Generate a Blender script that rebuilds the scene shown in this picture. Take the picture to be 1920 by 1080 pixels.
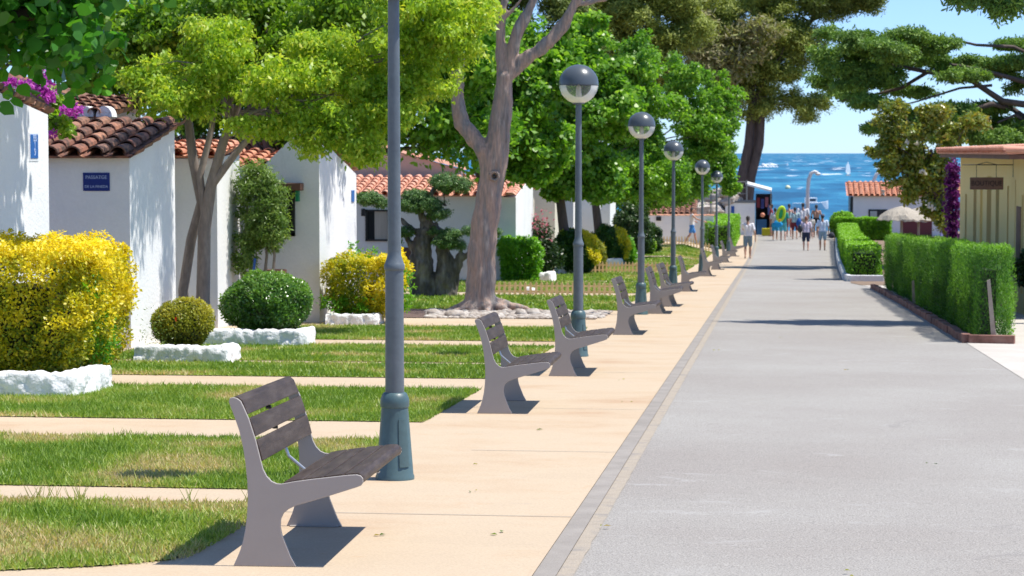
import bpy, bmesh, math, random
import numpy as np
from mathutils import Vector, Matrix, noise
R = math.radians
random.seed(7)
for o in list(bpy.data.objects): bpy.data.objects.remove(o)
sc = bpy.context.scene
COL = sc.collection

# ---------------------------------------------------------------- camera, sky, sun, exposure
FPX = 4300.0; YAW = math.atan(.1149); PIT = math.atan(254/4300)
cam = bpy.data.cameras.new('camera'); cam.lens = FPX/1920*36; cam.sensor_width = 36
cam.clip_start = .5; cam.clip_end = 60000
cam.dof.use_dof = True; cam.dof.focus_distance = 13.5; cam.dof.aperture_fstop = 9.0
co = bpy.data.objects.new('camera', cam); COL.objects.link(co)
co.location = (0, 0, 1.7); co.rotation_euler = (math.pi/2-PIT, 0, YAW); sc.camera = co
SUN = Vector((1.57, .13, 3.35)).normalized()
w = bpy.data.worlds.new("World"); sc.world = w; w.use_nodes = True
nt = w.node_tree; bg = nt.nodes['Background']
sky = nt.nodes.new('ShaderNodeTexSky'); sky.sky_type = 'NISHITA'; sky.sun_disc = False
sky.sun_elevation = math.asin(SUN.z); sky.sun_rotation = math.atan2(SUN.x, SUN.y)
sky.air_density = .6; sky.dust_density = .1; sky.ozone_density = 6.0; sky.altitude = 0
tint = nt.nodes.new('ShaderNodeMix'); tint.data_type = 'RGBA'; tint.blend_type = 'MULTIPLY'; tint.inputs[0].default_value = 1; 
_tc = nt.nodes.new('ShaderNodeTexCoord'); _sp = nt.nodes.new('ShaderNodeSeparateXYZ'); nt.links.new(_tc.outputs['Generated'], _sp.inputs[0])
_cr = nt.nodes.new('ShaderNodeValToRGB'); _cr.color_ramp.elements[0].color = (.54, .60, .70, 1); _cr.color_ramp.elements[1].color = (.98, .94, .90, 1); _cr.color_ramp.elements[1].position = .3
nt.links.new(_sp.outputs[2], _cr.inputs[0]); nt.links.new(_cr.outputs[0], tint.inputs[7])
nt.links.new(sky.outputs[0], tint.inputs[6]); nt.links.new(tint.outputs[2], bg.inputs[0]); bg.inputs[1].default_value = .148
sl = bpy.data.lights.new('sun', 'SUN'); sl.energy = 3.6; sl.angle = R(.53); sl.color = (1, .955, .87)
so = bpy.data.objects.new('sun', sl); COL.objects.link(so); so.rotation_euler = SUN.to_track_quat('Z', 'Y').to_euler()
sc.view_settings.view_transform = 'Standard'; sc.view_settings.look = 'None'
sc.view_settings.exposure = .86; sc.view_settings.gamma = 1
sc.cycles.max_bounces = 7; sc.cycles.transparent_max_bounces = 12
sc.cycles.caustics_reflective = False; sc.cycles.caustics_refractive = False

# ---------------------------------------------------------------- terrain profile and pixel -> point
KY = [-60, 0, 80, 96, 108, 116, 128, 140, 152, 190, 260]
KD = [-.03, 1.7, 4.004, 4.42, 4.68, 4.75, 4.68, 4.68, 6.0, 12.6, 16]
def lift(X, Y):
    a = min(1, max(0, (-X-3)/1.2)); t = min(1, max(0, (Y-86)/20))
    return .35*a*t
def gz(X, Y):
    return 1.7-float(np.interp(Y, KY, KD))+lift(X, Y)
_fw = Vector((-math.sin(YAW)*math.cos(PIT), math.cos(YAW)*math.cos(PIT), -math.sin(PIT)))
_rt = Vector((math.cos(YAW), math.sin(YAW), 0)); _up = _rt.cross(_fw)
def at(px, py, Y):                                   # pixel of the photograph at the distance Y -> world point
    d = _fw+_rt*((px-960)/FPX)+_up*((540-py)/FPX); t = Y/d.y
    return Vector((d.x*t, Y, 1.7+d.z*t))
def ax(px, Y, py=450): return at(px, py, Y).x

# ---------------------------------------------------------------- tagging and mesh helpers
def tag(o, label=None, cat=None, group=None, kind=None):
    if label: o['label'] = label
    if cat: o['category'] = cat
    if group: o['group'] = group
    if kind: o['kind'] = kind
    return o
def empty(name, loc, rz=0, label=None, cat=None, group=None):
    o = bpy.data.objects.new(name, None); COL.objects.link(o); o.location = loc; o.rotation_euler = (0, 0, rz)
    o.empty_display_size = .2
    return tag(o, label, cat, group)
def copy_tree(o, parent=None):
    c = o.copy(); COL.objects.link(c); c.parent = parent
    for ch in o.children: copy_tree(ch, c)
    return c
def raw(name, V, F, mats, parent=None, v=None, mi=None, smooth=False):
    """V Nx3 array, F MxK array or list of lists."""
    me = bpy.data.meshes.new(name)
    V = np.asarray(V, dtype=np.float32)
    if isinstance(F, np.ndarray):
        M, K = F.shape
        me.vertices.add(len(V)); me.vertices.foreach_set('co', V.ravel())
        me.loops.add(M*K); me.loops.foreach_set('vertex_index', F.astype(np.int32).ravel())
        me.polygons.add(M); me.polygons.foreach_set('loop_start', np.arange(0, M*K, K, dtype=np.int32))
        me.polygons.foreach_set('loop_total', np.full(M, K, dtype=np.int32)); me.update(calc_edges=True)
    else:
        me.from_pydata([tuple(map(float, p)) for p in V], [], F); me.update()
    if not isinstance(mats, (list, tuple)): mats = [mats]
    for m in mats: me.materials.append(m)
    n = len(me.polygons)
    if v is not None:
        a = me.attributes.new('v', 'FLOAT', 'FACE'); a.data.foreach_set('value', np.asarray(v, dtype=np.float32))
    if mi is not None: me.polygons.foreach_set('material_index', np.asarray(mi, dtype=np.int32))
    if smooth: me.polygons.foreach_set('use_smooth', np.ones(n, dtype=bool))
    o = bpy.data.objects.new(name, me); COL.objects.link(o); o.parent = parent
    return o
class MB:
    def __init__(s): s.V = []; s.F = []; s.v = []; s.m = []; s.cur = 0; s.val = .5
    def add(s, vs, fs):
        b = len(s.V); s.V += [tuple(p) for p in vs]
        for f in fs: s.F.append([b+i for i in f]); s.v.append(s.val); s.m.append(s.cur)
        return s
    def box(s, x0, x1, y0, y1, z0, z1, M=None):
        P = [Vector((x, y, z)) for z in (z0, z1) for y in (y0, y1) for x in (x0, x1)]
        if M is not None: P = [M @ p for p in P]
        return s.add(P, [(0, 2, 3, 1), (4, 5, 7, 6), (0, 1, 5, 4), (2, 6, 7, 3), (0, 4, 6, 2), (1, 3, 7, 5)])
    def tube(s, pts, rad, n=8, caps=True, wob=0):
        pts = [Vector(p) for p in pts]; rings = []
        u = None
        for i, p in enumerate(pts):
            d = (pts[min(i+1, len(pts)-1)]-pts[max(i-1, 0)]).normalized()
            if u is None: u = d.orthogonal().normalized()
            u = (u-d*u.dot(d)).normalized(); vv = d.cross(u)
            r = rad[i] if hasattr(rad, '__len__') else rad
            rings.append([p+(u*math.cos(2*math.pi*k/n)+vv*math.sin(2*math.pi*k/n))*r*(1+(wob*noise.noise(p*3+Vector((k*1.7, 0, 0))) if wob else 0)) for k in range(n)])
        vs = [q for r_ in rings for q in r_]; fs = []
        for i in range(len(pts)-1):
            for k in range(n): fs.append((i*n+k, i*n+(k+1) % n, (i+1)*n+(k+1) % n, (i+1)*n+k))
        if caps: fs += [tuple(range(n-1, -1, -1)), tuple((len(pts)-1)*n+k for k in range(n))]
        return s.add(vs, fs)
    def lathe(s, prof, n=24, c=(0, 0, 0)):
        vs = []; fs = []; c = Vector(c)
        for r, z in prof: vs += [c+Vector((r*math.cos(2*math.pi*k/n), r*math.sin(2*math.pi*k/n), z)) for k in range(n)]
        for i in range(len(prof)-1):
            for k in range(n): fs.append((i*n+k, i*n+(k+1) % n, (i+1)*n+(k+1) % n, (i+1)*n+k))
        return s.add(vs, fs)
    def ball(s, c, r, n=10, m=7, sc_=(1, 1, 1)):
        c = Vector(c); vs = []; fs = []
        for i in range(m+1):
            t = math.pi*i/m
            vs += [c+Vector((r*sc_[0]*math.sin(t)*math.cos(2*math.pi*k/n), r*sc_[1]*math.sin(t)*math.sin(2*math.pi*k/n), -r*sc_[2]*math.cos(t))) for k in range(n)]
        for i in range(m):
            for k in range(n): fs.append((i*n+k, i*n+(k+1) % n, (i+1)*n+(k+1) % n, (i+1)*n+k))
        return s.add(vs, fs)
    def prism(s, poly, y0, y1, M=None):               # poly in xz, extruded along y
        n = len(poly); P = [Vector((x, y0, z)) for x, z in poly]+[Vector((x, y1, z)) for x, z in poly]
        if M is not None: P = [M @ p for p in P]
        return s.add(P, [tuple(range(n)), tuple(range(2*n-1, n-1, -1))]+[(i, i+n, (i+1) % n+n, (i+1) % n) for i in range(n)])
    def build(s, name, mats, parent=None, smooth=False, bevel=0, auto=None):
        o = raw(name, s.V, s.F, mats, parent, s.v, s.m if max(s.m, default=0) else None, smooth)
        bm = bmesh.new(); bm.from_mesh(o.data)
        if bevel: bmesh.ops.bevel(bm, geom=[e for e in bm.edges if len(e.link_faces) == 2 and e.calc_face_angle(0) > .6], offset=bevel, segments=2, affect='EDGES', profile=.5)
        bmesh.ops.recalc_face_normals(bm, faces=bm.faces); bm.to_mesh(o.data); bm.free()
        if auto is not None:
            o.data.polygons.foreach_set('use_smooth', np.ones(len(o.data.polygons), dtype=bool)); o.data.set_sharp_from_angle(angle=R(auto))
        return o
def remeshed(mb, vox, name, mats, parent, disp=0, dscale=4, smooth_it=2):
    """fuse the overlapping pieces of mb into one continuous surface"""
    o = mb.build(name, mats, parent)
    m = o.modifiers.new('r', 'REMESH'); m.mode = 'VOXEL'; m.voxel_size = vox; m.use_smooth_shade = True
    if smooth_it:
        q = o.modifiers.new('s', 'SMOOTH'); q.iterations = smooth_it; q.factor = .6
    dg = bpy.context.evaluated_depsgraph_get(); dg.update()
    me = bpy.data.meshes.new_from_object(o.evaluated_get(dg), preserve_all_data_layers=False, depsgraph=dg)
    o.modifiers.clear(); old = o.data; o.data = me; bpy.data.meshes.remove(old); me.name = name
    if disp:
        n = len(me.vertices); a = np.empty(n*3, np.float32); me.vertices.foreach_get('co', a); nn = np.empty(n*3, np.float32); me.vertices.foreach_get('normal', nn)
        a = a.reshape(-1, 3); nn = nn.reshape(-1, 3)
        k = np.array([noise.fractal(Vector(p)*dscale, 1, 2, 3) for p in a*np.array([1, 1, .45])])
        a += nn*(k*disp)[:, None]; me.vertices.foreach_set('co', a.ravel()); me.update()
    return o

# ---------------------------------------------------------------- materials
def nodes(name):
    m = bpy.data.materials.new(name); m.use_nodes = True; t = m.node_tree
    return m, t, t.nodes, t.links, t.nodes['Principled BSDF']
def ramp(N, cols, pos=None):
    r = N.new('ShaderNodeValToRGB'); e = r.color_ramp.elements
    pos = pos or [i/(len(cols)-1) for i in range(len(cols))]
    e[0].position = pos[0]; e[0].color = (*cols[0], 1); e[1].position = pos[-1]; e[1].color = (*cols[-1], 1)
    for c, p in zip(cols[1:-1], pos[1:-1]): q = e.new(p); q.color = (*c, 1)
    return r
def mat(name, cols, rough=.7, scale=4, pos=(.3, .7), bump=0, bscale=40, metal=0, stretch=(1, 1, 1), fine=None, coord='Object', spec=.5, detail=5, scuff=None):
    """principled surface whose colour varies with noise between cols"""
    m, t, N, L, b = nodes(name)
    if not hasattr(cols[0], '__len__'): cols = [cols]
    b.inputs['Roughness'].default_value = rough; b.inputs['Metallic'].default_value = metal; b.inputs['Specular IOR Level'].default_value = spec
    tc = N.new('ShaderNodeTexCoord'); mp = N.new('ShaderNodeMapping'); L.new(tc.outputs[coord], mp.inputs[0]); mp.inputs['Scale'].default_value = stretch
    if len(cols) > 1:
        n = N.new('ShaderNodeTexNoise'); n.inputs['Scale'].default_value = scale; n.inputs['Detail'].default_value = detail; n.inputs['Roughness'].default_value = .6
        L.new(mp.outputs[0], n.inputs[0]); k = len(cols)
        r = ramp(N, cols, [pos[0]+(pos[1]-pos[0])*i/(k-1) for i in range(k)]); L.new(n.outputs['Fac'], r.inputs[0]); out = r.outputs[0]
    else:
        rgb = N.new('ShaderNodeRGB'); rgb.outputs[0].default_value = (*cols[0], 1); out = rgb.outputs[0]
    if fine:                                         # (scale, amount) speckle
        n2 = N.new('ShaderNodeTexNoise'); n2.inputs['Scale'].default_value = fine[0]; n2.inputs['Detail'].default_value = 3; L.new(mp.outputs[0], n2.inputs[0])
        r2 = ramp(N, [(1-fine[1],)*3, (1+fine[1],)*3], [.35, .65]); L.new(n2.outputs['Fac'], r2.inputs[0])
        mx = N.new('ShaderNodeMix'); mx.data_type = 'RGBA'; mx.blend_type = 'MULTIPLY'; mx.inputs[0].default_value = 1
        L.new(out, mx.inputs[6]); L.new(r2.outputs[0], mx.inputs[7]); out = mx.outputs[2]
    if scuff:                                        # (colour, scale, stretch, threshold, amount): worn marks
        for col_, sc_, st_, th_, am_ in scuff:
            m3 = N.new('ShaderNodeMapping'); m3.inputs['Scale'].default_value = st_; m3.inputs['Rotation'].default_value = (0, 0, sc_); L.new(tc.outputs[coord], m3.inputs[0])
            n3 = N.new('ShaderNodeTexNoise'); n3.inputs['Scale'].default_value = sc_; n3.inputs['Detail'].default_value = 9; n3.inputs['Roughness'].default_value = .7; n3.inputs['Distortion'].default_value = .6; L.new(m3.outputs[0], n3.inputs[0])
            r3 = ramp(N, [(0, 0, 0), (am_,)*3], [th_, th_+.07]); L.new(n3.outputs['Fac'], r3.inputs[0])
            mx = N.new('ShaderNodeMix'); mx.data_type = 'RGBA'; L.new(r3.outputs[0], mx.inputs[0]); L.new(out, mx.inputs[6]); mx.inputs[7].default_value = (*col_, 1); out = mx.outputs[2]
    L.new(out, b.inputs['Base Color'])
    if bump:
        nb = N.new('ShaderNodeTexNoise'); nb.inputs['Scale'].default_value = bscale; nb.inputs['Detail'].default_value = 6; L.new(mp.outputs[0], nb.inputs[0])
        bp = N.new('ShaderNodeBump'); bp.inputs['Strength'].default_value = bump; bp.inputs['Distance'].default_value = .02
        L.new(nb.outputs['Fac'], bp.inputs['Height']); L.new(bp.outputs[0], b.inputs['Normal'])
    return m
def leafmat(name, cols, trans=.4, rough=.45, tcol=None, pos=None, spec=.4):
    m, t, N, L, b = nodes(name)
    a = N.new('ShaderNodeAttribute'); a.attribute_name = 'v'; r = ramp(N, cols, pos); L.new(a.outputs['Fac'], r.inputs[0])
    L.new(r.outputs[0], b.inputs['Base Color']); b.inputs['Roughness'].default_value = rough; b.inputs['Specular IOR Level'].default_value = spec
    tr = N.new('ShaderNodeBsdfTranslucent'); g = N.new('ShaderNodeMix'); g.data_type = 'RGBA'; g.blend_type = 'MULTIPLY'; g.inputs[0].default_value = 1
    L.new(r.outputs[0], g.inputs[6]); g.inputs[7].default_value = (*(tcol or (1.5, 1.6, .6)), 1); L.new(g.outputs[2], tr.inputs[0])
    mx = N.new('ShaderNodeMixShader'); mx.inputs[0].default_value = trans; L.new(b.outputs[0], mx.inputs[1]); L.new(tr.outputs[0], mx.inputs[2])
    L.new(mx.outputs[0], N['Material Output'].inputs[0])
    return m
M = {}
M['paving'] = mat('sandstone_concrete', [(.435, .30, .19), (.475, .36, .245), (.495, .39, .275), (.475, .375, .265)], .88, 1.0, (.27, .66), .12, 60, stretch=(.8, 1.1, 1), fine=(90, .08), scuff=[((.47, .30, .17), 2.3, (.6, 1.2, 1), .60, .35), ((.36, .30, .25), 1.7, (1, 1, 1), .64, .4), ((.30, .24, .19), 14, (1, 1, 1), .70, .6)])
M['asphalt'] = mat('asphalt', [(.275, .25, .228), (.30, .28, .257), (.33, .314, .29)], .92, .35, (.3, .7), .3, 110, fine=(105, .30), scuff=[((.40, .385, .37), 1.1, (1, 1.6, 1), .60, .5), ((.17, .155, .15), .8, (1, 1, 1), .63, .45), ((.42, .40, .38), 7, (1, .5, 1), .68, .7)])
M['gutter'] = mat('gutter_concrete', [(.25, .225, .20), (.31, .28, .25)], .9, 3, (.35, .65), .2, 90, fine=(120, .08))
M['joint'] = mat('sandy_joint', [(.31, .265, .215), (.37, .315, .25), (.26, .235, .21)], .95, 5, (.3, .7), .3, 80, fine=(140, .12))
M['soil'] = mat('dry_soil', [(.16, .11, .075), (.27, .19, .13)], .95, 3, (.3, .7), .4, 30)
M['lawnbase'] = mat('lawn_soil', [(.16, .24, .04), (.24, .28, .07), (.34, .27, .13)], .95, 2.5, (.35, .72), .4, 60)
M['tile_pave'] = mat('pale_tiles', [(.46, .42, .37), (.55, .51, .46)], .8, 2, (.3, .7), .1, 50, fine=(60, .05))
M['white'] = mat('white_stucco', [(.74, .75, .76), (.80, .80, .79), (.83, .83, .82)], .85, 1.2, (.3, .7), .35, 22, fine=(30, .015), scuff=[((.60, .58, .54), .9, (1, 1, .35), .62, .35), ((.45, .42, .37), 6, (1, 1, .4), .70, .5)])
M['cream'] = mat('cream_stucco', [(.66, .60, .50), (.72, .67, .58)], .85, 1.5, (.3, .7), .3, 22)
M['pinkwall'] = mat('pinkish_wall', [(.50, .40, .36), (.58, .48, .44)], .85, 1.5, (.3, .7), .2, 22)
M['yellow'] = mat('yellow_wall', [(.90, .68, .28), (.92, .73, .33)], .85, 1, (.3, .7), .2, 22)
M['whitewash'] = mat('whitewashed_stone', [(.42, .41, .39), (.68, .68, .68), (.76, .76, .755)], .9, 9, (.22, .48), .9, 22)
M['benchmetal'] = mat('bench_grey_paint', [(.365, .33, .305), (.385, .35, .325)], .5, 6, (.3, .7), .03, 120, spec=.35)
M['slat'] = mat('bench_slat_brown', spec=.22, cols=[(.038, .025, .018), (.064, .044, .033), (.092, .068, .053)], rough=.5, scale=5, pos=(.3, .7), bump=.12, bscale=60, stretch=(5, .6, 5), fine=(40, .1))
M['galv'] = mat('galvanised_steel', (.45, .46, .47), .35, metal=.8)
M['lampmetal'] = mat('lamp_grey_paint', [(.085, .105, .125), (.11, .135, .155), (.13, .15, .17)], .42, 3, (.3, .7), .06, 40, fine=(25, .06))
M['lampbase'] = mat('lamp_base_teal', [(.06, .105, .115), (.08, .135, .145)], .4, 3, (.3, .7), .06, 40, fine=(25, .06))
M['lampcap'] = mat('lamp_cap', [(.07, .085, .10), (.095, .11, .125)], .3, 3, (.3, .7))
M['tile_old'] = None
def tilemat(name, cols, pos, dirt=(.04, .03, .025), amt=.5):
    m, t, N, L, b = nodes(name)
    a = N.new('ShaderNodeAttribute'); a.attribute_name = 'v'; r = ramp(N, cols); L.new(a.outputs['Fac'], r.inputs[0])
    tc = N.new('ShaderNodeTexCoord'); n = N.new('ShaderNodeTexNoise'); n.inputs['Scale'].default_value = 9; n.inputs['Detail'].default_value = 7; L.new(tc.outputs['Object'], n.inputs[0])
    q = ramp(N, [(0, 0, 0), (amt,)*3], pos); L.new(n.outputs['Fac'], q.inputs[0])
    mx = N.new('ShaderNodeMix'); mx.data_type = 'RGBA'; L.new(q.outputs[0], mx.inputs[0]); L.new(r.outputs[0], mx.inputs[6]); mx.inputs[7].default_value = (*dirt, 1)
    L.new(mx.outputs[2], b.inputs['Base Color']); b.inputs['Roughness'].default_value = .85
    bp = N.new('ShaderNodeBump'); bp.inputs['Strength'].default_value = .4; bp.inputs['Distance'].default_value = .01; L.new(n.outputs['Fac'], bp.inputs['Height']); L.new(bp.outputs[0], b.inputs['Normal'])
    return m
M['tile_old'] = tilemat('weathered_clay_tile', [(.13, .07, .05), (.30, .12, .075), (.42, .20, .12), (.20, .11, .08)], [.42, .62], amt=.8)
M['tile'] = tilemat('clay_tile', [(.48, .19, .11), (.58, .26, .16), (.66, .34, .23)], [.5, .75], dirt=(.25, .12, .08), amt=.6)
M['tile_pink'] = tilemat('sunbleached_clay_tile', [(.60, .27, .18), (.68, .36, .27), (.62, .31, .21)], [.5, .75], dirt=(.35, .16, .1), amt=.5)
M['coping'] = mat('clay_coping', [(.42, .17, .10), (.56, .27, .17), (.30, .17, .12)], .85, 4, (.3, .7), .3, 20)
M['dark'] = mat('dark_frame', (.015, .017, .02), .4)
M['glass'] = mat('window_pane', (.02, .025, .03), .08)
M['curtain'] = mat('curtain', [(.40, .37, .33), (.5, .47, .42)], .9, 3, stretch=(9, 9, .3))
M['brownwood'] = mat('brown_wood', [(.11, .05, .032), (.19, .09, .06)], .7, 3, (.3, .7), .2, 20, stretch=(1, 1, .2))
M['palewood'] = mat('pale_wood', [(.60, .45, .20), (.74, .58, .30), (.80, .68, .42)], .8, 6, (.3, .7), .1, 30)
M['greypost'] = mat('weathered_wood', [(.30, .24, .18), (.42, .36, .29)], .85, 6, (.3, .7), .2, 30)
M['bluesign'] = mat('blue_enamel', (.004, .022, .19), .35)
M['bluesign2'] = mat('bright_blue_enamel', (.01, .11, .40), .35)
M['letter'] = mat('pale_lettering', (.42, .52, .72), .5)
M['letter_dark'] = mat('dark_lettering', (.018, .012, .012), .6)
M['signwood'] = mat('sign_wood', [(.17, .085, .055), (.25, .14, .10)], .7, 4, (.3, .7), .2, 20, stretch=(.3, 1, 3))
M['green_paint'] = mat('green_paint', (.01, .22, .10), .5)
M['blue_paint'] = mat('blue_paint', (.01, .08, .33), .5)
M['brick'] = mat('brick_red', [(.16, .075, .055), (.25, .12, .09), (.31, .18, .14)], .9, 6, (.3, .7), .4, 30)
M['rock'] = mat('pale_rock', [(.22, .18, .155), (.40, .35, .31), (.58, .55, .51)], .9, 5, (.3, .7), .5, 20)
M['mulch'] = mat('mulch', [(.07, .045, .035), (.16, .10, .08)], .95, 14, (.3, .7), .8, 30)
M['bark_grey'] = mat('smooth_grey_bark', [(.155, .125, .105), (.25, .205, .175), (.33, .28, .245)], .85, 3.2, (.3, .7), .5, 16, stretch=(1, 1, .3), fine=(30, .12))
M['bark_pale'] = mat('peeling_bark', [(.15, .115, .095), (.30, .25, .22), (.43, .30, .24), (.25, .22, .205), (.36, .31, .28)], .85, 2.6, (.30, .68), .7, 12, stretch=(2.2, 2.2, .26), fine=(22, .16))
M['bark_dark'] = mat('dark_bark', [(.06, .045, .038), (.13, .095, .08)], .9, 4, (.3, .7), .8, 14, stretch=(1, 1, .35))
M['bark_olive'] = mat('gnarled_bark', [(.045, .036, .028), (.12, .10, .082), (.25, .22, .185)], .9, 7, (.3, .7), .9, 12, stretch=(1, 1, .35))
M['thatch'] = mat('dry_thatch', [(.26, .22, .17), (.42, .37, .30), (.52, .47, .39)], .95, 7, (.3, .7), .8, 30, stretch=(4, 4, .6))
M['redwood'] = mat('dark_red_paint', (.13, .025, .028), .6)
M['shade_metal'] = mat('painted_rail', (.16, .17, .18), .5)
M['white_metal'] = mat('white_paint', (.75, .76, .77), .4)
M['core'] = mat('leaf_shadow_core', [(.012, .022, .006), (.03, .045, .012)], .9, 9)  # dark twig fill; shade between the leaves is put into its colour
M['twig'] = mat('hedge_twigs', [(.06, .045, .03), (.11, .08, .05)], .9, 9)

L_ = {}
L_['yg'] = leafmat('yellow_green_leaf', [(.13, .28, .014), (.27, .45, .03), (.42, .58, .055), (.60, .63, .09)], .45, tcol=(1.5, 1.35, .6))
L_['mulb'] = leafmat('broad_green_leaf', [(.03, .13, .014), (.06, .22, .025), (.13, .36, .04)], .42, .32)
L_['mid'] = leafmat('mid_green_leaf', [(.06, .16, .014), (.16, .30, .022), (.32, .46, .04)], .42)
L_['plane'] = leafmat('bright_green_leaf', [(.07, .19, .02), (.18, .36, .035), (.38, .56, .09)], .45, .38)
L_['pine'] = leafmat('olive_pine_needles', [(.12, .165, .03), (.26, .31, .05), (.42, .45, .09)], .2, .6)
L_['pinedark'] = leafmat('dark_pine_needles', [(.06, .10, .02), (.13, .18, .03), (.23, .28, .05)], .2, .6)
L_['pinebrown'] = leafmat('brownish_pine_needles', [(.17, .16, .08), (.30, .26, .15), (.24, .27, .06), (.42, .37, .25)], .2, .7)
L_['cedar'] = leafmat('cedar_needles', [(.07, .14, .035), (.15, .27, .045), (.29, .43, .065)], .2, .6)
L_['magn'] = leafmat('magnolia_leaf', [(.06, .12, .016), (.16, .24, .03), (.33, .38, .06), (.38, .29, .06)], .3, .22, tcol=(1.5, 1.2, .5), spec=.6)
L_['gold'] = leafmat('golden_leaf', [(.10, .20, .01), (.32, .37, .012), (.62, .55, .014), (.82, .70, .03)], .35, .4, tcol=(1.4, 1.25, .5), pos=[0, .3, .6, 1])
L_['goldedge'] = leafmat('green_gold_leaf', [(.02, .075, .01), (.06, .16, .014), (.42, .42, .015), (.75, .62, .03)], .35, .4, pos=[0, .45, .72, 1])
L_['gold2'] = leafmat('olive_gold_leaf', [(.08, .15, .012), (.24, .27, .016), (.46, .42, .03)], .35, .4, tcol=(1.4, 1.25, .5))
L_['box'] = leafmat('glossy_green_leaf', [(.035, .10, .014), (.08, .20, .022), (.20, .35, .05)], .3, .28, spec=.7)
L_['limebush'] = leafmat('lime_leaf', [(.05, .17, .01), (.12, .32, .015), (.22, .45, .03)], .4, .4)
L_['oleander'] = leafmat('oleander_leaf', [(.07, .14, .025), (.15, .25, .05), (.28, .36, .10)], .35, .4)
L_['bonsai'] = leafmat('olive_leaf', [(.05, .12, .035), (.10, .20, .055), (.20, .31, .095)], .25, .45)
L_['hedge'] = leafmat('hedge_green', [(.06, .17, .008), (.14, .33, .012), (.27, .52, .02)], .3, .5)
L_['cypress'] = leafmat('cypress_green', [(.02, .08, .008), (.07, .20, .014), (.20, .40, .035)], .3, .55)
L_['darkbush'] = leafmat('dark_bush_leaf', [(.01, .03, .008), (.025, .06, .014), (.05, .10, .02)], .25, .4)
L_['flower'] = leafmat('magenta_bract', [(.38, .03, .30), (.55, .07, .50), (.68, .18, .62)], .4, .6, tcol=(1.2, .9, 1.2))
L_['violet'] = leafmat('violet_bract', [(.09, .008, .10), (.17, .02, .18), (.24, .05, .25)], .4, .6, tcol=(1.2, .9, 1.2))
L_['pinkfl'] = leafmat('pink_petal', [(.40, .08, .12), (.60, .22, .26)], .3, .6, tcol=(1.2, 1, 1))
L_['whitefl'] = leafmat('white_petal', [(.6, .57, .48), (.78, .76, .7)], .3, .5, tcol=(1, 1, .9))
L_['grass'] = leafmat('grass_blade', [(.13, .24, .028), (.22, .34, .045), (.32, .41, .075), (.46, .43, .17), (.60, .46, .26)], .35, .5, tcol=(1.3, 1.3, .6), pos=[0, .3, .55, .8, 1])

# ---------------------------------------------------------------- foliage
rng = np.random.default_rng(11)
T4 = np.array([(0, 0), (.5, .34), (1, 0), (.5, -.34)])
T5 = np.array([(0, 0), (.22, .42), (.62, .38), (1, 0), (.62, -.38), (.22, -.42)])
TN = np.array([(0, -.06), (0, .06), (.8, .30), (1, .06), (1, -.12), (.75, -.3)])
def unit(a): return a/np.maximum(np.linalg.norm(a, axis=1, keepdims=True), 1e-6)
def leaves(P, size, up=.6, out=None, droop=.4, asp=1.0, tmpl=T4, svar=.35, fold=.25):
    """leaf polygons at the points P"""
    n = len(P); nor = unit(rng.normal(size=(n, 3)))+np.array([0, 0, up])
    if out is not None: nor = nor+out
    nor = unit(nor); d = rng.normal(size=(n, 3)); 
    if out is not None: d = d+out*.5
    d[:, 2] -= droop; d = unit(d-nor*np.sum(d*nor, 1, keepdims=True)); s = np.cross(nor, d)
    sz = size*(1+svar*rng.uniform(-1, 1, n))[:, None]; K = len(tmpl)
    V = np.empty((n, K, 3))
    for k, (a, b) in enumerate(tmpl): V[:, k] = P+sz*(d*a+s*(b*asp)-nor*(abs(b)*fold*asp))
    return V.reshape(-1, 3), np.arange(n*K).reshape(n, K)
def crown_points(blobs, dens, per, cr, shell=.62, rough=.22):
    """clump centres in the shells of ellipsoid blobs, then leaves round each centre"""
    P = []; O = []; W = []
    for c, r in blobs:
        c = np.array(c); r = np.array(r if hasattr(r, '__len__') else (r,)*3, dtype=float)
        area = 4*math.pi*((r[0]*r[1])**1.6/3+(r[0]*r[2])**1.6/3+(r[1]*r[2])**1.6/3)**(1/1.6)
        n = max(3, int(area*dens)); d = unit(rng.normal(size=(n, 3)))
        rad = shell+(1-shell)*rng.uniform(0, 1, n)**.6
        wob = np.array([noise.noise(Vector(c+q*2.1)*.9) for q in d])
        rad = rad*(1+rough*2*wob)
        cc = c+d*r*rad[:, None]; cv = rng.uniform(-.22, .22, n)
        k = rng.integers(max(1, per//2), per*3//2+1, n); idx = np.repeat(np.arange(n), k); m = len(idx)
        off = unit(rng.normal(size=(m, 3)))*(rng.uniform(0, 1, m)**.45)[:, None]*cr*np.array([1.15, 1.15, .75])*rng.uniform(.7, 1.3, n)[idx][:, None]
        P.append(cc[idx]+off); O.append(unit(d[idx]+off/cr*.6)); W.append(cv[idx])
    return np.concatenate(P), np.concatenate(O), np.concatenate(W)
def foliage(name, m, parent, blobs, dens, per, cr, size, up=.5, droop=.4, asp=1., tmpl=T4, shell=.62, rough=.22, outw=.8, vmid=.5, fold=.25, vh=0):
    P, O, W = crown_points(blobs, dens, per, cr, shell, rough)
    V, F = leaves(P, size, up, O*outw, droop, asp, tmpl, fold=fold)
    v = vmid+W+rng.normal(size=len(P))*.16
    return raw(name, V, F, m, parent, np.clip(v, 0, 1), smooth=False)
def split(blobs, k=6, f=.5, flat=1.0):
    out = []
    for c, r in blobs:
        for j in range(k):
            d = Vector((random.gauss(0, 1), random.gauss(0, 1), random.gauss(0, 1))).normalized()*random.uniform(.35, .85); g = f*random.uniform(.75, 1.25)
            out.append(((c[0]+d.x*r[0], c[1]+d.y*r[1], c[2]+d.z*r[2]), (r[0]*g, r[1]*g, r[2]*g*flat)))
    return out
def rel(blobs, o): return [((c[0]-o[0], c[1]-o[1], c[2]-o[2]), r) for c, r in blobs]
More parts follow.
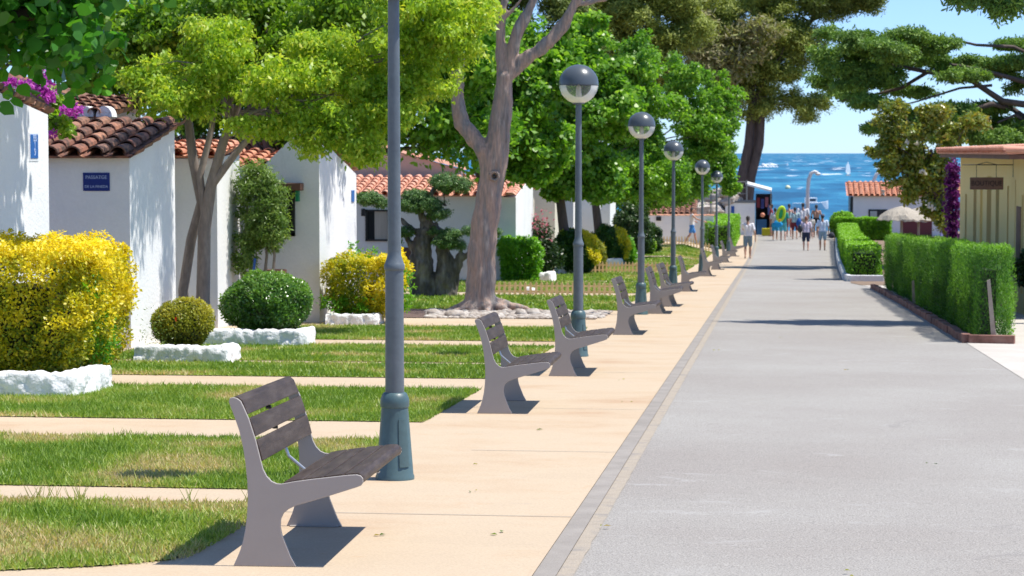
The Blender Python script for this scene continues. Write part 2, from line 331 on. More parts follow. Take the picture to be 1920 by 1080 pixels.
def pb(px, py, Y, rpx, ry=None, rz=None):            # blob seen at a pixel, radius in pixels at that distance
    s = Y/FPX*1.01; p = at(px, py, Y); return (tuple(p), (rpx*s, (ry or rpx)*s, (rz or rpx)*s))
def curve(a, b, n=6, sag=0, wob=.06):
    a = Vector(a); b = Vector(b); l = (b-a).length; pts = []
    for i in range(n+1):
        t = i/n; p = a.lerp(b, t); p.z += math.sin(math.pi*t)*sag*l
        if 0 < i < n: p += Vector((random.uniform(-1, 1), random.uniform(-1, 1), random.uniform(-1, 1)))*wob*l/2
        pts.append(p)
    return pts
def limbs(mb, start, blobs, r0, k=2, n=6):
    for c, r in blobs:
        for j in range(k):
            q = Vector(c)+Vector((random.uniform(-.6, .6)*r[0], random.uniform(-.6, .6)*r[1], random.uniform(-.3, .6)*r[2]))
            mb.tube(curve(start, q, 5, .06, .1), [r0*(1-t/5*.85) for t in range(6)], n)

# ================================================================ THE SETTING
def sheet(name, m, y0, y1, xl, xr, off, step=1.0, mbx=None, wob=0, kind='structure', thick=0):
    """a strip of ground that follows the terrain between the curves xl(y) and xr(y)"""
    f = lambda g, y: g(y) if callable(g) else g
    ys = [y0]+[float(y) for y in np.arange(math.floor(y0/step)*step+step, y1, step) if y > y0+.01]+[y1]
    V = []; F = []; nc = None
    for y in ys:
        a, b = f(xl, y), f(xr, y)
        if wob:
            b += wob*noise.noise(Vector((y*1.7, 3, 0)))
        xs = [a+(b-a)*t for t in (0, .25, .5, .75, 1)]; xs += [min(max(k, a), b) for k in (-3, -4.2)]; xs.sort()
        nc = len(xs); V += [(x, y, gz(x, y)+off) for x in xs]
    for i in range(len(ys)-1):
        for k in range(nc-1): F.append((i*nc+k, i*nc+k+1, (i+1)*nc+k+1, (i+1)*nc+k))
    o = raw(name, V, F, m)
    bm = bmesh.new(); bm.from_mesh(o.data); bmesh.ops.remove_doubles(bm, verts=bm.verts, dist=.0005); bm.to_mesh(o.data); bm.free()
    o['kind'] = kind; return o
sheet('ground', M['soil'], -40, 252, -260, 300, -.06, 4)
sheet('sidewalk', M['paving'], -20, 139, -9.2, -1.14, 0)
sheet('gutter', M['gutter'], -20, 139, -1.14, -1.03, -.004)
sheet('gutter_joint', M['joint'], -20, 139, -1.03, lambda y: -.95+.010*noise.noise(Vector((y*4.3, 0, 0))), -.008, .25)
XR = lambda y: float(np.interp(y, [-20, 57, 62, 126, 140], [2.72, 2.55, 1.98, 3.1, 3.4]))
sheet('road', M['asphalt'], -20, 139, -.99, lambda y: XR(y)+.05, -.013)
sheet('terrace', M['tile_pave'], 24, 60, lambda y: XR(y)+.04, 14, -.009)
sheet('verge', M['soil'], 60, 139, lambda y: XR(y)+.05, 30, -.004)
sheet('forecourt', M['asphalt'], -20, 24, lambda y: XR(y)+.05, 14, -.014)
for y_, x_ in ((12.9, -2.92), (16.55, -2.2), (20.3, -2.92), (25.2, -2.6), (31, -2.92), (37.3, -2.92)): sheet('paving_joint', M['gutter'], y_, y_+.012, x_, -1.141, .0035)
# sea
def seamat():
    m, t, N, L, b = nodes('sea_water')
    tc = N.new('ShaderNodeTexCoord'); mp = N.new('ShaderNodeMapping'); L.new(tc.outputs['Object'], mp.inputs[0])
    n = N.new('ShaderNodeTexNoise'); n.inputs['Scale'].default_value = .03; n.inputs['Detail'].default_value = 9; n.inputs['Roughness'].default_value = .6; L.new(mp.outputs[0], n.inputs[0]); mp.inputs['Scale'].default_value = (1, .28, 1)
    r = ramp(N, [(.006, .075, .16), (.014, .135, .26), (.035, .215, .34)], [.40, .5, .60]); L.new(n.outputs['Fac'], r.inputs[0])
    n2 = N.new('ShaderNodeTexNoise'); n2.inputs['Scale'].default_value = .065; n2.inputs['Detail'].default_value = 5; n2.inputs['Roughness'].default_value = .55
    mp2 = N.new('ShaderNodeMapping'); mp2.inputs['Scale'].default_value = (.8, .13, 1); L.new(tc.outputs['Object'], mp2.inputs[0]); L.new(mp2.outputs[0], n2.inputs[0])
    foam = ramp(N, [(0, 0, 0), (1, 1, 1)], [.625, .69]); L.new(n2.outputs['Fac'], foam.inputs[0])
    mx = N.new('ShaderNodeMix'); mx.data_type = 'RGBA'; L.new(foam.outputs[0], mx.inputs[0]); L.new(r.outputs[0], mx.inputs[6]); mx.inputs[7].default_value = (.8, .84, .87, 1)
    L.new(mx.outputs[2], b.inputs['Base Color']); b.inputs['Roughness'].default_value = .45; b.inputs['Specular IOR Level'].default_value = .12
    n3 = N.new('ShaderNodeTexNoise'); n3.inputs['Scale'].default_value = .3; n3.inputs['Detail'].default_value = 6; L.new(mp2.outputs[0], n3.inputs[0])
    bp = N.new('ShaderNodeBump'); bp.inputs['Strength'].default_value = 1; bp.inputs['Distance'].default_value = 1.2; L.new(n3.outputs['Fac'], bp.inputs['Height']); L.new(bp.outputs[0], b.inputs['Normal'])
    return m
SEA = 1.7-12.0
o = raw('sea', [(-14000, 190, SEA), (14000, 190, SEA), (14000, 32000, SEA), (-14000, 32000, SEA)], [(0, 1, 2, 3)], seamat()); o['kind'] = 'structure'

# lawns with their blades
LAWNS = [(10.55, 13.22, -8.0, .9), (13.95, 17.1, -8.0, .62), (18.75, 22.35, -8.1, .22), (23.95, 26.1, -8.1, .15), (26.6, 29.95, -8.1, .18), (31.35, 35.2, -7.3, .15),
         (42.2, 49.4, -8.6, .12), (52.0, 60.5, -8.4, .2), (62.3, 70.6, -7.2, .1), (73.0, 82.0, -6.8, .3), (84.5, 92, -6.8, .3), (94.0, 107, -6.8, .45)]
GV = []; GF = []; Gv = []
def lawn_edge(i, y):
    if i == 0: return -2.92-.75*max(0, (11.15-y))/.6*max(0, (11.15-y))/.6 if y < 11.15 else -2.92
    return -2.9+.0*y
nv = 0
for i, (y0, y1, xl, dry) in enumerate(LAWNS):
    sheet('lawn', M['lawnbase'], y0, y1, xl, lambda y, i=i: lawn_edge(i, y), .008, .25 if y1 < 36 else 1, wob=.03)
    dens = 5200 if y1 < 18 else 3600 if y1 < 23 else 1900 if y1 < 36 else 420
    bw = .0065 if y1 < 23 else .011 if y1 < 36 else .03
    bh = .031 if y1 < 36 else .045
    xv = max(xl, -1.16*(y1)*.295-.4)                 # only the part near the frame needs blades
    n = int((y1-y0)*(-2.88-xv)*dens); X = rng.uniform(xv, -2.88, n); Y = rng.uniform(y0-.02, y1+.02, n)
    if i == 0:
        keep = X < np.array([lawn_edge(0, y) for y in Y])+.04; X = X[keep]; Y = Y[keep]; n = len(X)
    nz = np.array([noise.noise(Vector((x*1.1, y*1.1, 5+i))) for x, y in zip(X, Y)])
    nz2 = np.array([noise.noise(Vector((x*6, y*6, 9+i))) for x, y in zip(X, Y)])
    Z = np.array([gz(x, y) for x, y in zip(X, Y)])+.006
    ang = rng.uniform(0, 2*math.pi, n); h = bh*(1+.45*rng.normal(size=n)).clip(.3, 2.4)*(1+.5*nz2)*(1-.35*np.clip(nz+dry-.5, 0, 1))
    lean = rng.normal(size=(n, 2))*.5*h[:, None]
    V = np.empty((n, 3, 3)); V[:, 0] = np.c_[X-np.cos(ang)*bw, Y-np.sin(ang)*bw, Z]; V[:, 1] = np.c_[X+np.cos(ang)*bw, Y+np.sin(ang)*bw, Z]; V[:, 2] = np.c_[X+lean[:, 0], Y+lean[:, 1], Z+h]
    GV.append(V.reshape(-1, 3)); GF.append(np.arange(nv, nv+n*3).reshape(n, 3)); nv += n*3
    Gv.append(np.clip(.36+.16*rng.normal(size=n)+.8*np.clip(nz*1.3+dry*.62-.16, -.25, .7), 0, 1))
g = raw('grass', np.concatenate(GV), np.concatenate(GF), L_['grass'], v=np.concatenate(Gv)); tag(g, 'short green lawn grass in strips between the sandy paths', 'grass', kind='stuff')
# taller weeds sticking out at the edge of the nearest lawns
V = []; 
for x, y in [(-4.38, 13.2), (-4.1, 13.22), (-4.3, 13.25), (-3.45, 13.2), (-3.1, 13.2), (-4.15, 13.24), (-4.36, 13.22), (-3.6, 17.1)]:
    for k in range(7):
        a = random.uniform(0, 6.28); h = random.uniform(.10, .2); b = Vector((x+random.uniform(-.04, .04), y, gz(x, y))); t = b+Vector((math.cos(a)*h*.6, math.sin(a)*h*.3, h))
        V += [b-Vector((.003, 0, 0)), b+Vector((.003, 0, 0)), t]
o = raw('grass_stalks', V, np.arange(len(V)).reshape(-1, 3), L_['grass'], v=[random.uniform(.4, .9) for _ in range(len(V)//3)]); tag(o, 'taller grass stalks leaning over the sandy path edge', 'grass', kind='stuff')
# leaf litter
V = []; fl = [at(1130, 905, 12.5), at(890, 838, 14), at(720, 950, 12), at(1320+280, 1028, 11), (1.1, 16, 0), (-1.6, 24, 0), (.8, 26, 0), (-.75, 29.6, 0), (.1, 33, 0), (1.7, 14.2, 0), (-1.5, 12.1, 0), (-2.0, 15.6, 0), (-1.9, 18.2, 0), (-1.35, 21, 0)]
for q in fl:
    for k in range(2):
        x = q[0]+random.uniform(-.05, .05); y = q[1]+random.uniform(-.1, .1); a = random.uniform(0, 6.28); s = random.uniform(.012, .03); z = gz(x, y)+.006
        V += [(x, y, z), (x+math.cos(a+.5)*s, y+math.sin(a+.5)*s, z+.008), (x+math.cos(a)*s*1.6, y+math.sin(a)*s*1.6, z), (x+math.cos(a-.5)*s, y+math.sin(a-.5)*s, z+.006)]
o = raw('leaf_litter', V, np.arange(len(V)).reshape(-1, 4), L_['magn'], v=[random.random() for _ in range(len(V)//4)]); tag(o, 'scattered dry leaves on the pavement and road', 'leaves', kind='stuff')

# ================================================================ BENCHES
PL = [(88, 200), (90, 187), (98, 180), (112, 178), (130, 184), (148, 198), (160, 222), (190, 290), (225, 400), (250, 500), (262, 545), (280, 580), (305, 607), (330, 619), (352, 622), (420, 612), (500, 604), (600, 596), (690, 589), (735, 588), (755, 594), (767, 608), (768, 628), (758, 644), (735, 652),
      (600, 690), (500, 716), (430, 733), (392, 750), (366, 770), (352, 800), (350, 838), (358, 878), (378, 930), (402, 990), (430, 1044), (110, 1028), (128, 990), (145, 950), (160, 900), (172, 840), (180, 770), (184, 690), (182, 610), (172, 510), (160, 430), (140, 345), (115, 272)]
SCL = 1/1031.
def bz(px, py): return ((px-110)*SCL, (1034-(py-(px-270)*.045))*SCL)
plate = [bz(*q) for q in PL]; plate = [(x, max(z, 0)) for x, z in plate]
BL = 1.46
def slat_poly(pts, th):
    """board following the profile points, thickness th to the left of the path"""
    P = [Vector((x, 0, z)) for x, z in pts]; out = []
    for i, p in enumerate(P):
        d = (P[min(i+1, len(P)-1)]-P[max(i-1, 0)]).normalized(); out.append(p+Vector((-d.z, 0, d.x))*th)
    return [(p.x, p.z) for p in P]+[(p.x, p.z) for p in reversed(out)]
def make_bench():
    t = empty('park_bench', (0, 0, 0))
    for y in (0, BL):
        mb = MB().prism(plate, y-.008, y+.008)
        mb.box(.02, .29, y-.03, y+.03, 0, .006) if y else None
        mb.build('side_plate', M['benchmetal'], t, bevel=.003)
    th = -.026
    def off(p, d=.004): return [(x, z) for x, z in p]
    backs = [[bz(92, 200), bz(97, 184), bz(112, 176), bz(132, 181), bz(150, 197), bz(163, 228), bz(180, 268)], [bz(188, 288), bz(204, 332), bz(219, 381)], [bz(225, 400), bz(240, 450), bz(254, 506)]]
    for p in backs: MB().prism(slat_poly([(x+.004, z+.002) for x, z in p], -th*-1 if False else th), .010, BL-.010).build('back_slat', M['slat'], t, bevel=.004)
    seats = [[bz(362, 618), bz(410, 610), bz(458, 605)], [bz(466, 604), bz(515, 600), bz(562, 596)], [bz(570, 595), bz(620, 591), bz(664, 588)], [bz(672, 587), bz(715, 584), bz(745, 586), bz(765, 600), bz(771, 620), bz(762, 640)]]
    for p in seats: MB().prism(slat_poly([(x, z+.003) for x, z in p], th), .010, BL-.010).build('seat_slat', M['slat'], t, bevel=.004)
    b = MB().tube([(bz(245, 500)[0]-.02, BL*.52, bz(245, 490)[1]), (bz(262, 560)[0]-.01, BL*.52, bz(262, 560)[1]), (bz(355, 640)[0], BL*.52, bz(355, 640)[1]-.01)], .009, 8)
    b.box(bz(360, 600)[0], bz(740, 600)[0], BL*.5, BL*.54, bz(400, 640)[1]-.01, bz(400, 640)[1]-.004)
    b.build('brace', M['galv'], t, smooth=False)
    for zz in (285, 392):
        q = bz(180 if zz < 300 else 215, zz); MB().tube([(q[0]-.03, BL*.45, q[1]), (q[0]-.004, BL*.45, q[1])], .010, 8).build('bolt', M['dark'], t)
    return t
bench0 = make_bench()
BENCH = [(-2.615, 10.86, 2.0, 'nearest grey bench with dark brown slats, standing before the tallest looking lamp post'),
         (-2.57, 19.7, 1.5, 'second grey slatted bench from the front, alone between the two nearest lamp posts'),
         (-2.42, 24.5, 1, 'third bench from the front, its seat reaching in front of the second lamp post'),
         (-2.36, 33.4, 0, 'fourth bench from the front, standing alone past the second lamp post'),
         (-2.29, 40.9, 1, 'fifth bench, the near one of the pair just right of the third lamp post'),
         (-2.27, 44.3, -1, 'sixth bench, the far one of the close pair beyond the third lamp post'),
         (-2.25, 53.6, 1, 'seventh bench, standing against the base of the fourth lamp post'),
         (-2.2, 68.0, 0, 'small looking bench just before the fifth lamp post'),
         (-2.15, 77.0, 0, 'small looking bench just past the fifth lamp post'),
         (-2.1, 88.5, 0, 'far bench before the sixth lamp post, beside the low clipped hedge'),
         (-2.0, 100.0, 0, 'farthest bench on the sidewalk, past the sixth lamp post')]
for i, (x, y, rz, lab) in enumerate(BENCH):
    b = bench0 if i == 0 else copy_tree(bench0)
    b.location = (x, y, gz(x, y)+.001); b.rotation_euler = (math.atan(-.0288) if y < 80 else -.02, 0, R(rz)); tag(b, lab, 'bench', 'grey slatted benches along the sidewalk')

# ================================================================ LAMP POSTS
def glassmat():
    m, t, N, L, b = nodes('clear_globe'); tr = N.new('ShaderNodeBsdfTransparent'); tr.inputs[0].default_value = (.93, .95, .93, 1)
    b.inputs['Base Color'].default_value = (.7, .72, .68, 1); b.inputs['Roughness'].default_value = .08
    f = N.new('ShaderNodeFresnel'); f.inputs[0].default_value = 1.5; ad = N.new('ShaderNodeMath'); ad.operation = 'ADD'; ad.inputs[1].default_value = .10; L.new(f.outputs[0], ad.inputs[0])
    mx = N.new('ShaderNodeMixShader'); L.new(ad.outputs[0], mx.inputs[0]); L.new(tr.outputs[0], mx.inputs[1]); L.new(b.outputs[0], mx.inputs[2]); L.new(mx.outputs[0], N['Material Output'].inputs[0]); return m
M['globe'] = glassmat(); M['bulb'] = mat('frosted_bulb', (.75, .68, .55), .5)
def make_lamp():
    t = empty('street_lamp', (0, 0, 0))
    bs = MB().lathe([(0, 0), (.128, 0), (.128, .02), (.122, .03), (.088, .47), (.094, .475), (.096, .50), (.094, .525), (.078, .56), (.066, .568), (0, .568)], 20).build('base', M['lampbase'], t, auto=35)
    h = MB(); rr = lambda z: .122-(z-.03)*.0773+.005; q = [(rr(z)*math.cos(R(a)), rr(z)*math.sin(R(a)), z) for z in (.09, .40) for a in range(-66, -30, 5)]; n_ = len(q)//2
    q += [(x*.93, y*.93, z) for x, y, z in q]; h.add(q, [(i, i+1, n_+i+1, n_+i) for i in range(n_-1)]+[(i+1, i, 2*n_+i, 2*n_+i+1) for i in range(n_-1)]+[(n_+i, n_+i+1, 3*n_+i+1, 3*n_+i) for i in range(n_-1)]+[(0, n_, 3*n_, 2*n_), (n_-1, 3*n_-1, 4*n_-1, 2*n_-1)]).build('hatch', M['lampbase'], bs)
    MB().lathe([(.062, .565), (.060, 1.36), (.066, 1.365), (.068, 1.372), (.068, 1.395), (.062, 1.405), (.046, 1.455), (.0445, 1.48)], 20).build('lower_pole', M['lampmetal'], t, auto=35)
    MB().lathe([(.0445, 1.476), (.037, 3.06), (.037, 3.10), (.075, 3.105), (.08, 3.13), (.05, 3.145), (0, 3.145)], 16).build('upper_pole', M['lampmetal'], t, auto=35)
    cz = 3.345; r = .24
    MB().lathe([(r*math.cos(a)+.004, cz+r*math.sin(a)) for a in [R(k) for k in (-3, 0, 10, 20, 30, 40, 50, 60, 70, 80, 88, 90)]]+[(0, cz+r+.004)], 28).build('globe_cap', M['lampcap'], t, smooth=True)
    MB().lathe([(r*math.cos(R(k)), cz+r*math.sin(R(k))) for k in (-72, -60, -50, -40, -30, -20, -10, -4)], 28).build('globe_glass', M['globe'], t, smooth=True)
    MB().lathe([(0, 3.14), (.035, 3.14), (.038, 3.2), (.03, 3.31), (.012, 3.34), (0, 3.34)], 12).build('bulb', M['bulb'], t, smooth=True)
    return t
lamp0 = make_lamp()
LAMPS = [(740, 14.65, 'nearest and tallest lamp post rising out of the picture behind the first bench'), (1084, 28.1, 'second lamp post, with the largest globe in view, behind the third bench'),
         (1202, 40.6, 'third lamp post, its globe left of the fourth, behind the pair of close benches'), (1262, 55.6, 'fourth lamp post, in front of the white garden wall seen left of it'),
         (1316, 73.5, 'fifth lamp post, right of the man in blue shorts at the wall'), (1343, 92.0, 'sixth lamp post, before the low clipped hedge at the far sidewalk'), (1366, 108.0, 'farthest lamp post with globe overlapping the tree edge')]
for i, (px, y, lab) in enumerate(LAMPS):
    b = lamp0 if i == 0 else copy_tree(lamp0); x = ax(px, y, 700 if y < 30 else 520); b.location = (x, y, gz(x, y)); b.rotation_euler = (0, 0, R(i*37 % 20)); tag(b, lab, 'street lamp', 'globe street lamps along the sidewalk')

# ================================================================ HOUSES
def tiles(name, parent, O, u, wv, W, Lh, m, cw=.26, row=.36, mono=None):
    """barrel tile roof: O eave corner, u along the eave, wv up the slope"""
    O = Vector(O); u = Vector(u).normalized(); wv = Vector(wv).normalized(); n = u.cross(wv).normalized()
    if n.z < 0: n = -n
    mb = MB(); nc = max(1, round(W/cw)); cw = W/nc; nr = max(1, round(Lh/row)); rl = Lh/nr; K = 6
    for c in range(nc+1):                            # channels, concave
        cx = c*cw; mb.val = random.random()
        vs = []
        for r in range(nr):
            for s in (0, 1.0):
                for k in range(5):
                    a = math.pi*(1+k/4); rr = cw*.34*(1.0 if s else .92)
                    vs.append(O+u*(cx+rr*math.cos(a))+wv*((r+s)*rl-.03)+n*(.075+rr*math.sin(a)*.8+(.0 if s else .018)))
        b = len(mb.V); mb.V += [tuple(p) for p in vs]
        for r in range(nr):
            mb.val = random.random()
            for k in range(4): i0 = b+r*10+k; mb.F.append([i0, i0+1, i0+6, i0+5]); mb.v.append(mb.val); mb.m.append(0)
    for c in range(nc):                              # covers, convex, each lifted over the one below
        cx = (c+.5)*cw
        for r in range(nr):
            mb.val = min(1, max(0, random.random()*.8+.2*random.random())); b = len(mb.V); rj = random.uniform(-.012, .012)
            for s, rr, lf in ((-.04, cw*.37, .030), (1.0, cw*.31, .0), (-.04, cw*.31, .026)):
                for k in range(K+1):
                    a = math.pi*k/K; mb.V.append(tuple(O+u*(cx+rj+rr*math.cos(a))+wv*((r+s)*rl-.04)+n*(.05+lf+rr*math.sin(a)*.85)))
            for k in range(K):
                mb.F += [[b+k, b+k+1, b+K+1+k+1, b+K+1+k], [b+k, b+2*(K+1)+k, b+2*(K+1)+k+1, b+k+1]]; mb.v += [mb.val]*2; mb.m += [0]*2
    # bed under the tiles
    mb.val = .2; b0 = O-u*.0; P = [O, O+u*W, O+u*W+wv*Lh, O+wv*Lh]; mb.add([p+n*.0 for p in P]+[p+n*.03 for p in P], [(0, 1, 2, 3), (4, 5, 6, 7), (0, 1, 5, 4), (1, 2, 6, 5), (2, 3, 7, 6), (3, 0, 4, 7)])
    o = raw(name, mb.V, mb.F, m, parent, mb.v)
    return o
def wallbox(mb, x0, x1, y0, y1, h0, h1, hx=0):
    """wall block standing on the ground; top height h0 at y0 and h1 at y1 (hx added at x1)"""
    xm = (x0+x1)/2; B = [Vector((x, y, min(gz(x0, y), gz(x1, y))-.3)) for x, y in ((x0, y0), (x1, y0), (x1, y1), (x0, y1))]
    g = gz(-8, (y0+y1)/2) if x1 < 0 else gz(5, (y0+y1)/2)
    T = [Vector((x0, y0, g+h0)), Vector((x1, y0, g+h0+hx)), Vector((x1, y1, g+h1+hx)), Vector((x0, y1, g+h1))]
    return mb.add(B+T, [(3, 2, 1, 0), (4, 5, 6, 7), (0, 1, 5, 4), (1, 2, 6, 5), (2, 3, 7, 6), (3, 0, 4, 7)])
def coping(parent, P, wd=.3, th=.07, m=None, name='coping'):
    """cap of clay tiles laid along the points P"""
    mb = MB(); 
    for a, b in zip(P[:-1], P[1:]):
        a = Vector(a); b = Vector(b); d = (b-a); n = max(1, round(d.length/.36)); d /= n; s = Vector((-d.y, d.x, 0)).normalized()*wd/2
        for i in range(n):
            mb.val = random.random(); p = a+d*i; q = a+d*(i+1.06); up = Vector((0, 0, th)); lift_ = Vector((0, 0, .02))
            mb.add([p-s+lift_, p-s*.5+up+lift_, p+s*.5+up+lift_, p+s+lift_, q-s, q-s*.5+up, q+s*.5+up, q+s], [(0, 1, 5, 4), (1, 2, 6, 5), (2, 3, 7, 6), (0, 3, 2, 1), (4, 5, 6, 7), (0, 4, 7, 3)])
    return raw(name, mb.V, mb.F, m or M['tile'], parent, mb.v)
def window(parent, x, y, z0, z1, wd, mframe='dark', inner='glass', curtain=False, d=.05):
    """window in a wall that faces -y"""
    fr = MB(); t = .05
    for a in ((x-wd/2, x-wd/2+t, z0, z1), (x+wd/2-t, x+wd/2, z0, z1), (x-wd/2, x+wd/2, z0, z0+t), (x-wd/2, x+wd/2, z1-t, z1)): fr.box(a[0], a[1], y-d, y+.03, a[2]+(.001 if a[0] != x-wd/2 or a[1]-a[0] > t*1.5 else 0), a[3])
    f = fr.build('window', M[mframe], parent)
    MB().box(x-wd/2+t, x+wd/2-t, y-.006, y+.01, z0+t, z1-t).build('pane', M[inner], f)
    if curtain: MB().box(x-wd*.12, x+wd/2-t, y-.012, y-.008, z0+t, z1-t).build('curtain', M['curtain'], f)
    return f
def text(body, size, m, parent, loc, rot, name='lettering', ext=.002, sx=1):
    c = bpy.data.curves.new('t', 'FONT'); c.body = body; c.size = size; c.extrude = ext; c.align_x = 'CENTER'; c.align_y = 'CENTER'
    o = bpy.data.objects.new('t', c); COL.objects.link(o); dg = bpy.context.evaluated_depsgraph_get(); me = bpy.data.meshes.new_from_object(o.evaluated_get(dg)); bpy.data.objects.remove(o)
    me.materials.clear(); me.materials.append(m); t = bpy.data.objects.new(name, me); COL.objects.link(t); t.parent = parent; t.location = loc; t.rotation_euler = rot; t.scale = (sx, 1, 1)
    return t
def house(label, y=0, x=0): return empty('white_bungalow', (x, y, gz(x, y)) if False else (0, 0, 0), 0, label, 'house', 'white bungalows in a row on the left')
HX = -8.3
# house 1: long side wall on the left edge
h1 = empty('white_bungalow', (0, 0, 0), 0, 'white bungalow at the left edge with small vertical blue number plate', 'house', 'white bungalows in a row on the left')
g1 = gz(-8, 21.8)
wallbox(MB(), -13.5, HX, 18, 25.6, 3.62+.12, 2.87-.11).build('wall', M['white'], h1)
tiles('roof', h1, (-13.6, 25.75, g1+2.75), (1, 0, 0), (0, -1, .129), 5.25, 7.8, M['tile_old'])
p = at(78, 272, 24.95)
pl = MB(); pl.box(HX, HX+.012, 25.1-.16, 25.1+.10, p.z-.15, p.z+.12)
plq = pl.build('number_plate', M['bluesign2'], h1, bevel=.003)
MB().box(HX, HX+.006, 25.1-.19, 25.1+.13, p.z-.18, p.z+.14).build('plate_rim', M['white_metal'], plq)
text('BB', .11, M['letter'], plq, (HX+.014, 25.08, p.z+.075), (R(90), 0, R(90)))
text('1', .12, M['letter'], plq, (HX+.014, 25.08, p.z-.005), (R(90), 0, R(90)))
text('9', .12, M['letter'], plq, (HX+.014, 25.08, p.z-.085), (R(90), 0, R(90)))
# house 2: porch with old tiles and blue street sign
h2 = empty('white_bungalow', (0, 0, 0), 0, 'white bungalow with weathered dark roof tiles and blue street name sign', 'house', 'white bungalows in a row on the left')
gg = gz(-8, 30.3)
wm = MB(); wallbox(wm, -13, -8.28, 28.85, 31.1, 2.50, 2.92); wallbox(wm, -13, -9.3, 31.1, 34.1, 3.0, 3.1)

wm.build('wall', M['white'], h2)
tiles('roof', h2, (-13, 28.69, gg+2.50), (1, 0, 0), (0, 1, .187), 4.78, 2.5, M['tile_old'], cw=.305, row=.40)
tr = MB(); P1 = at(60, 186, 31.9)
for k in range(9):                                    # mortar filled tile ends of the higher roof behind
    q = at(196-35*k, 211, 31.2); tr.cur = 1; a = [Vector((q.x+.115*math.cos(math.pi*j/10), 31.17, q.z-.06+.15*math.sin(math.pi*j/10))) for j in range(11)]
    tr.add(a+[v+Vector((0, .25, 0)) for v in a], [tuple(range(11)), tuple(range(21, 10, -1))]+[(j, j+1, j+12, j+11) for j in range(10)])
tr.build('tile_ends', [M['whitewash'], M['whitewash']], h2)
tiles('rear_roof', h2, (-13, 31.2, at(196, 222, 31.3).z), (1, 0, 0), (0, 1, .10), 3.7, 2.8, M['tile_old'], cw=.27)
wm = MB(); a = at(60, 150, 34.3); b = at(262, 208, 34.3); c0 = gz(-8, 34)+2.4
wm.prism([(a.x-2, c0), (b.x, c0), (b.x, b.z-.05), (a.x, a.z-.05), (a.x-2, a.z+.3)], 34.1, 34.35); wm.build('gable_wall', M['white'], h2)
coping(h2, [(a.x-2, 34.2, a.z+.3), (a.x, 34.2, a.z-.05), (b.x+.05, 34.2, b.z-.06)], .34, .08, M['tile_old'])
p = at(181, 341, 28.85); sg = empty('street_name_sign', (p.x, 28.85, p.z), 0, 'dark blue street name sign with pale lettering on the shaded wall', 'sign')
MB().box(-.178, .178, -.014, 0, -.118, .118).build('plate', M['bluesign'], sg, bevel=.006)
text('PASSATGE', .062, M['letter'], sg, (.0, -.016, .058), (R(90), 0, 0)); text('DE LA PINEDA', .048, M['letter'], sg, (0, -.016, -.062), (R(90), 0, 0))
# small stub between house 2 and 3
h3 = empty('white_bungalow', (0, 0, 0), 0, 'white bungalow wall behind the twin stemmed tree and climbing shrub', 'house', 'white bungalows in a row on the left')
wm = MB(); wallbox(wm, -13, -8.5, 34.4, 35.9, 2.62, 2.72); wm.build('wall', M['white'], h3)
tiles('roof', h3, (-13, 34.28, gz(-8, 35.4)+2.64), (1, 0, 0), (0, 1, .10), 4.55, 1.7, M['tile'])
# house 4: front with window and porch end
h4 = empty('white_bungalow', (0, 0, 0), 0, 'white bungalow with dark window under a brown lintel, yellow bush at its corner', 'house', 'white bungalows in a row on the left')
gg = gz(-8, 38)
wm = MB(); X4 = -7.32
wm.prism([(-12.5, gg-.4), (X4, gg-.4), (X4, gg+3.0), (X4-.35, gg+3.12), (X4-.95, gg+2.55), (-12.5, gg+2.55)], 36.45, 36.75)
wallbox(wm, X4-.5, X4, 36.75, 39.75, 3.0, 2.42); wallbox(wm, -12.5, X4-.5, 36.75, 41, 2.5, 2.4); wm.build('wall', M['white'], h4)
coping(h4, [(X4-.12, 36.5, gg+3.06), (X4-.12, 39.85, gg+2.48)], .3, .05, M['coping'])
tiles('roof', h4, (-12.5, 36.8, gg+2.55), (1, 0, 0), (0, 1, .12), 4.6, 4.0, M['tile'])
z0, z1 = at(545, 443, 36.4).z, at(545, 345, 36.4).z
window(h4, ax(530, 36.4), 36.45, z0, z1, .40)
q = at(549, 350, 36.4); MB().box(q.x-.3, q.x+.17, 36.2, 36.45, q.z-.06, q.z+.06).build('lintel', M['brownwood'], h4, bevel=.01)
q = at(559, 366, 36.4); MB().box(q.x-.025, q.x+.025, 36.3, 36.42, q.z-.10, q.z+.09).build('shutter_catch', M['green_paint'], h4)
q = at(663, 368, 39.2); MB().box(X4, X4+.015, 39.25, 39.5, q.z-.1, q.z+.1).build('number_plate', M['bluesign2'], h4, bevel=.003)
# house 5: across the courtyard, with tiled roof and dark window
h5 = empty('white_bungalow', (0, 0, 0), 0, 'white bungalow with orange tiled roof behind the cloud pruned tree', 'house', 'white bungalows in a row on the left')
Y5 = 61.5; gg = gz(-8, Y5); e = at(800, 368, Y5); xr = ax(943, Y5)
wm = MB(); zt = e.z
wm.box(-16, xr, Y5, Y5+4.3, gg-.6, zt)
wm.build('wall', M['white'], h5)
wm = MB(); wm.prism([(Y5, gg-.5), (Y5+4.4, gg-.8), (Y5+4.4, zt+.55), (Y5, zt-.02)], 0, .35, Matrix(((0, 1, 0, xr), (1, 0, 0, 0), (0, 0, 1, 0), (0, 0, 0, 1)))); wm.build('side_wall', M['white'], h5)
tl = at(700, 335, Y5+2.4)
tiles('roof', h5, (-16, Y5-.15, zt), (1, 0, 0), (0, 1, (tl.z-zt)/2.5), xr+16+.02, 2.6, M['tile_pink'], cw=.28, row=.38)
coping(h5, [(xr+.18, Y5-.1, zt+.02), (xr+.18, Y5+4.4, zt+.6)], .36, .07, M['tile_pink'])
wm = MB(); a = at(700, 272, Y5+2.8); b = at(866, 318, Y5+2.8); c = at(866, 345, Y5+2.8)
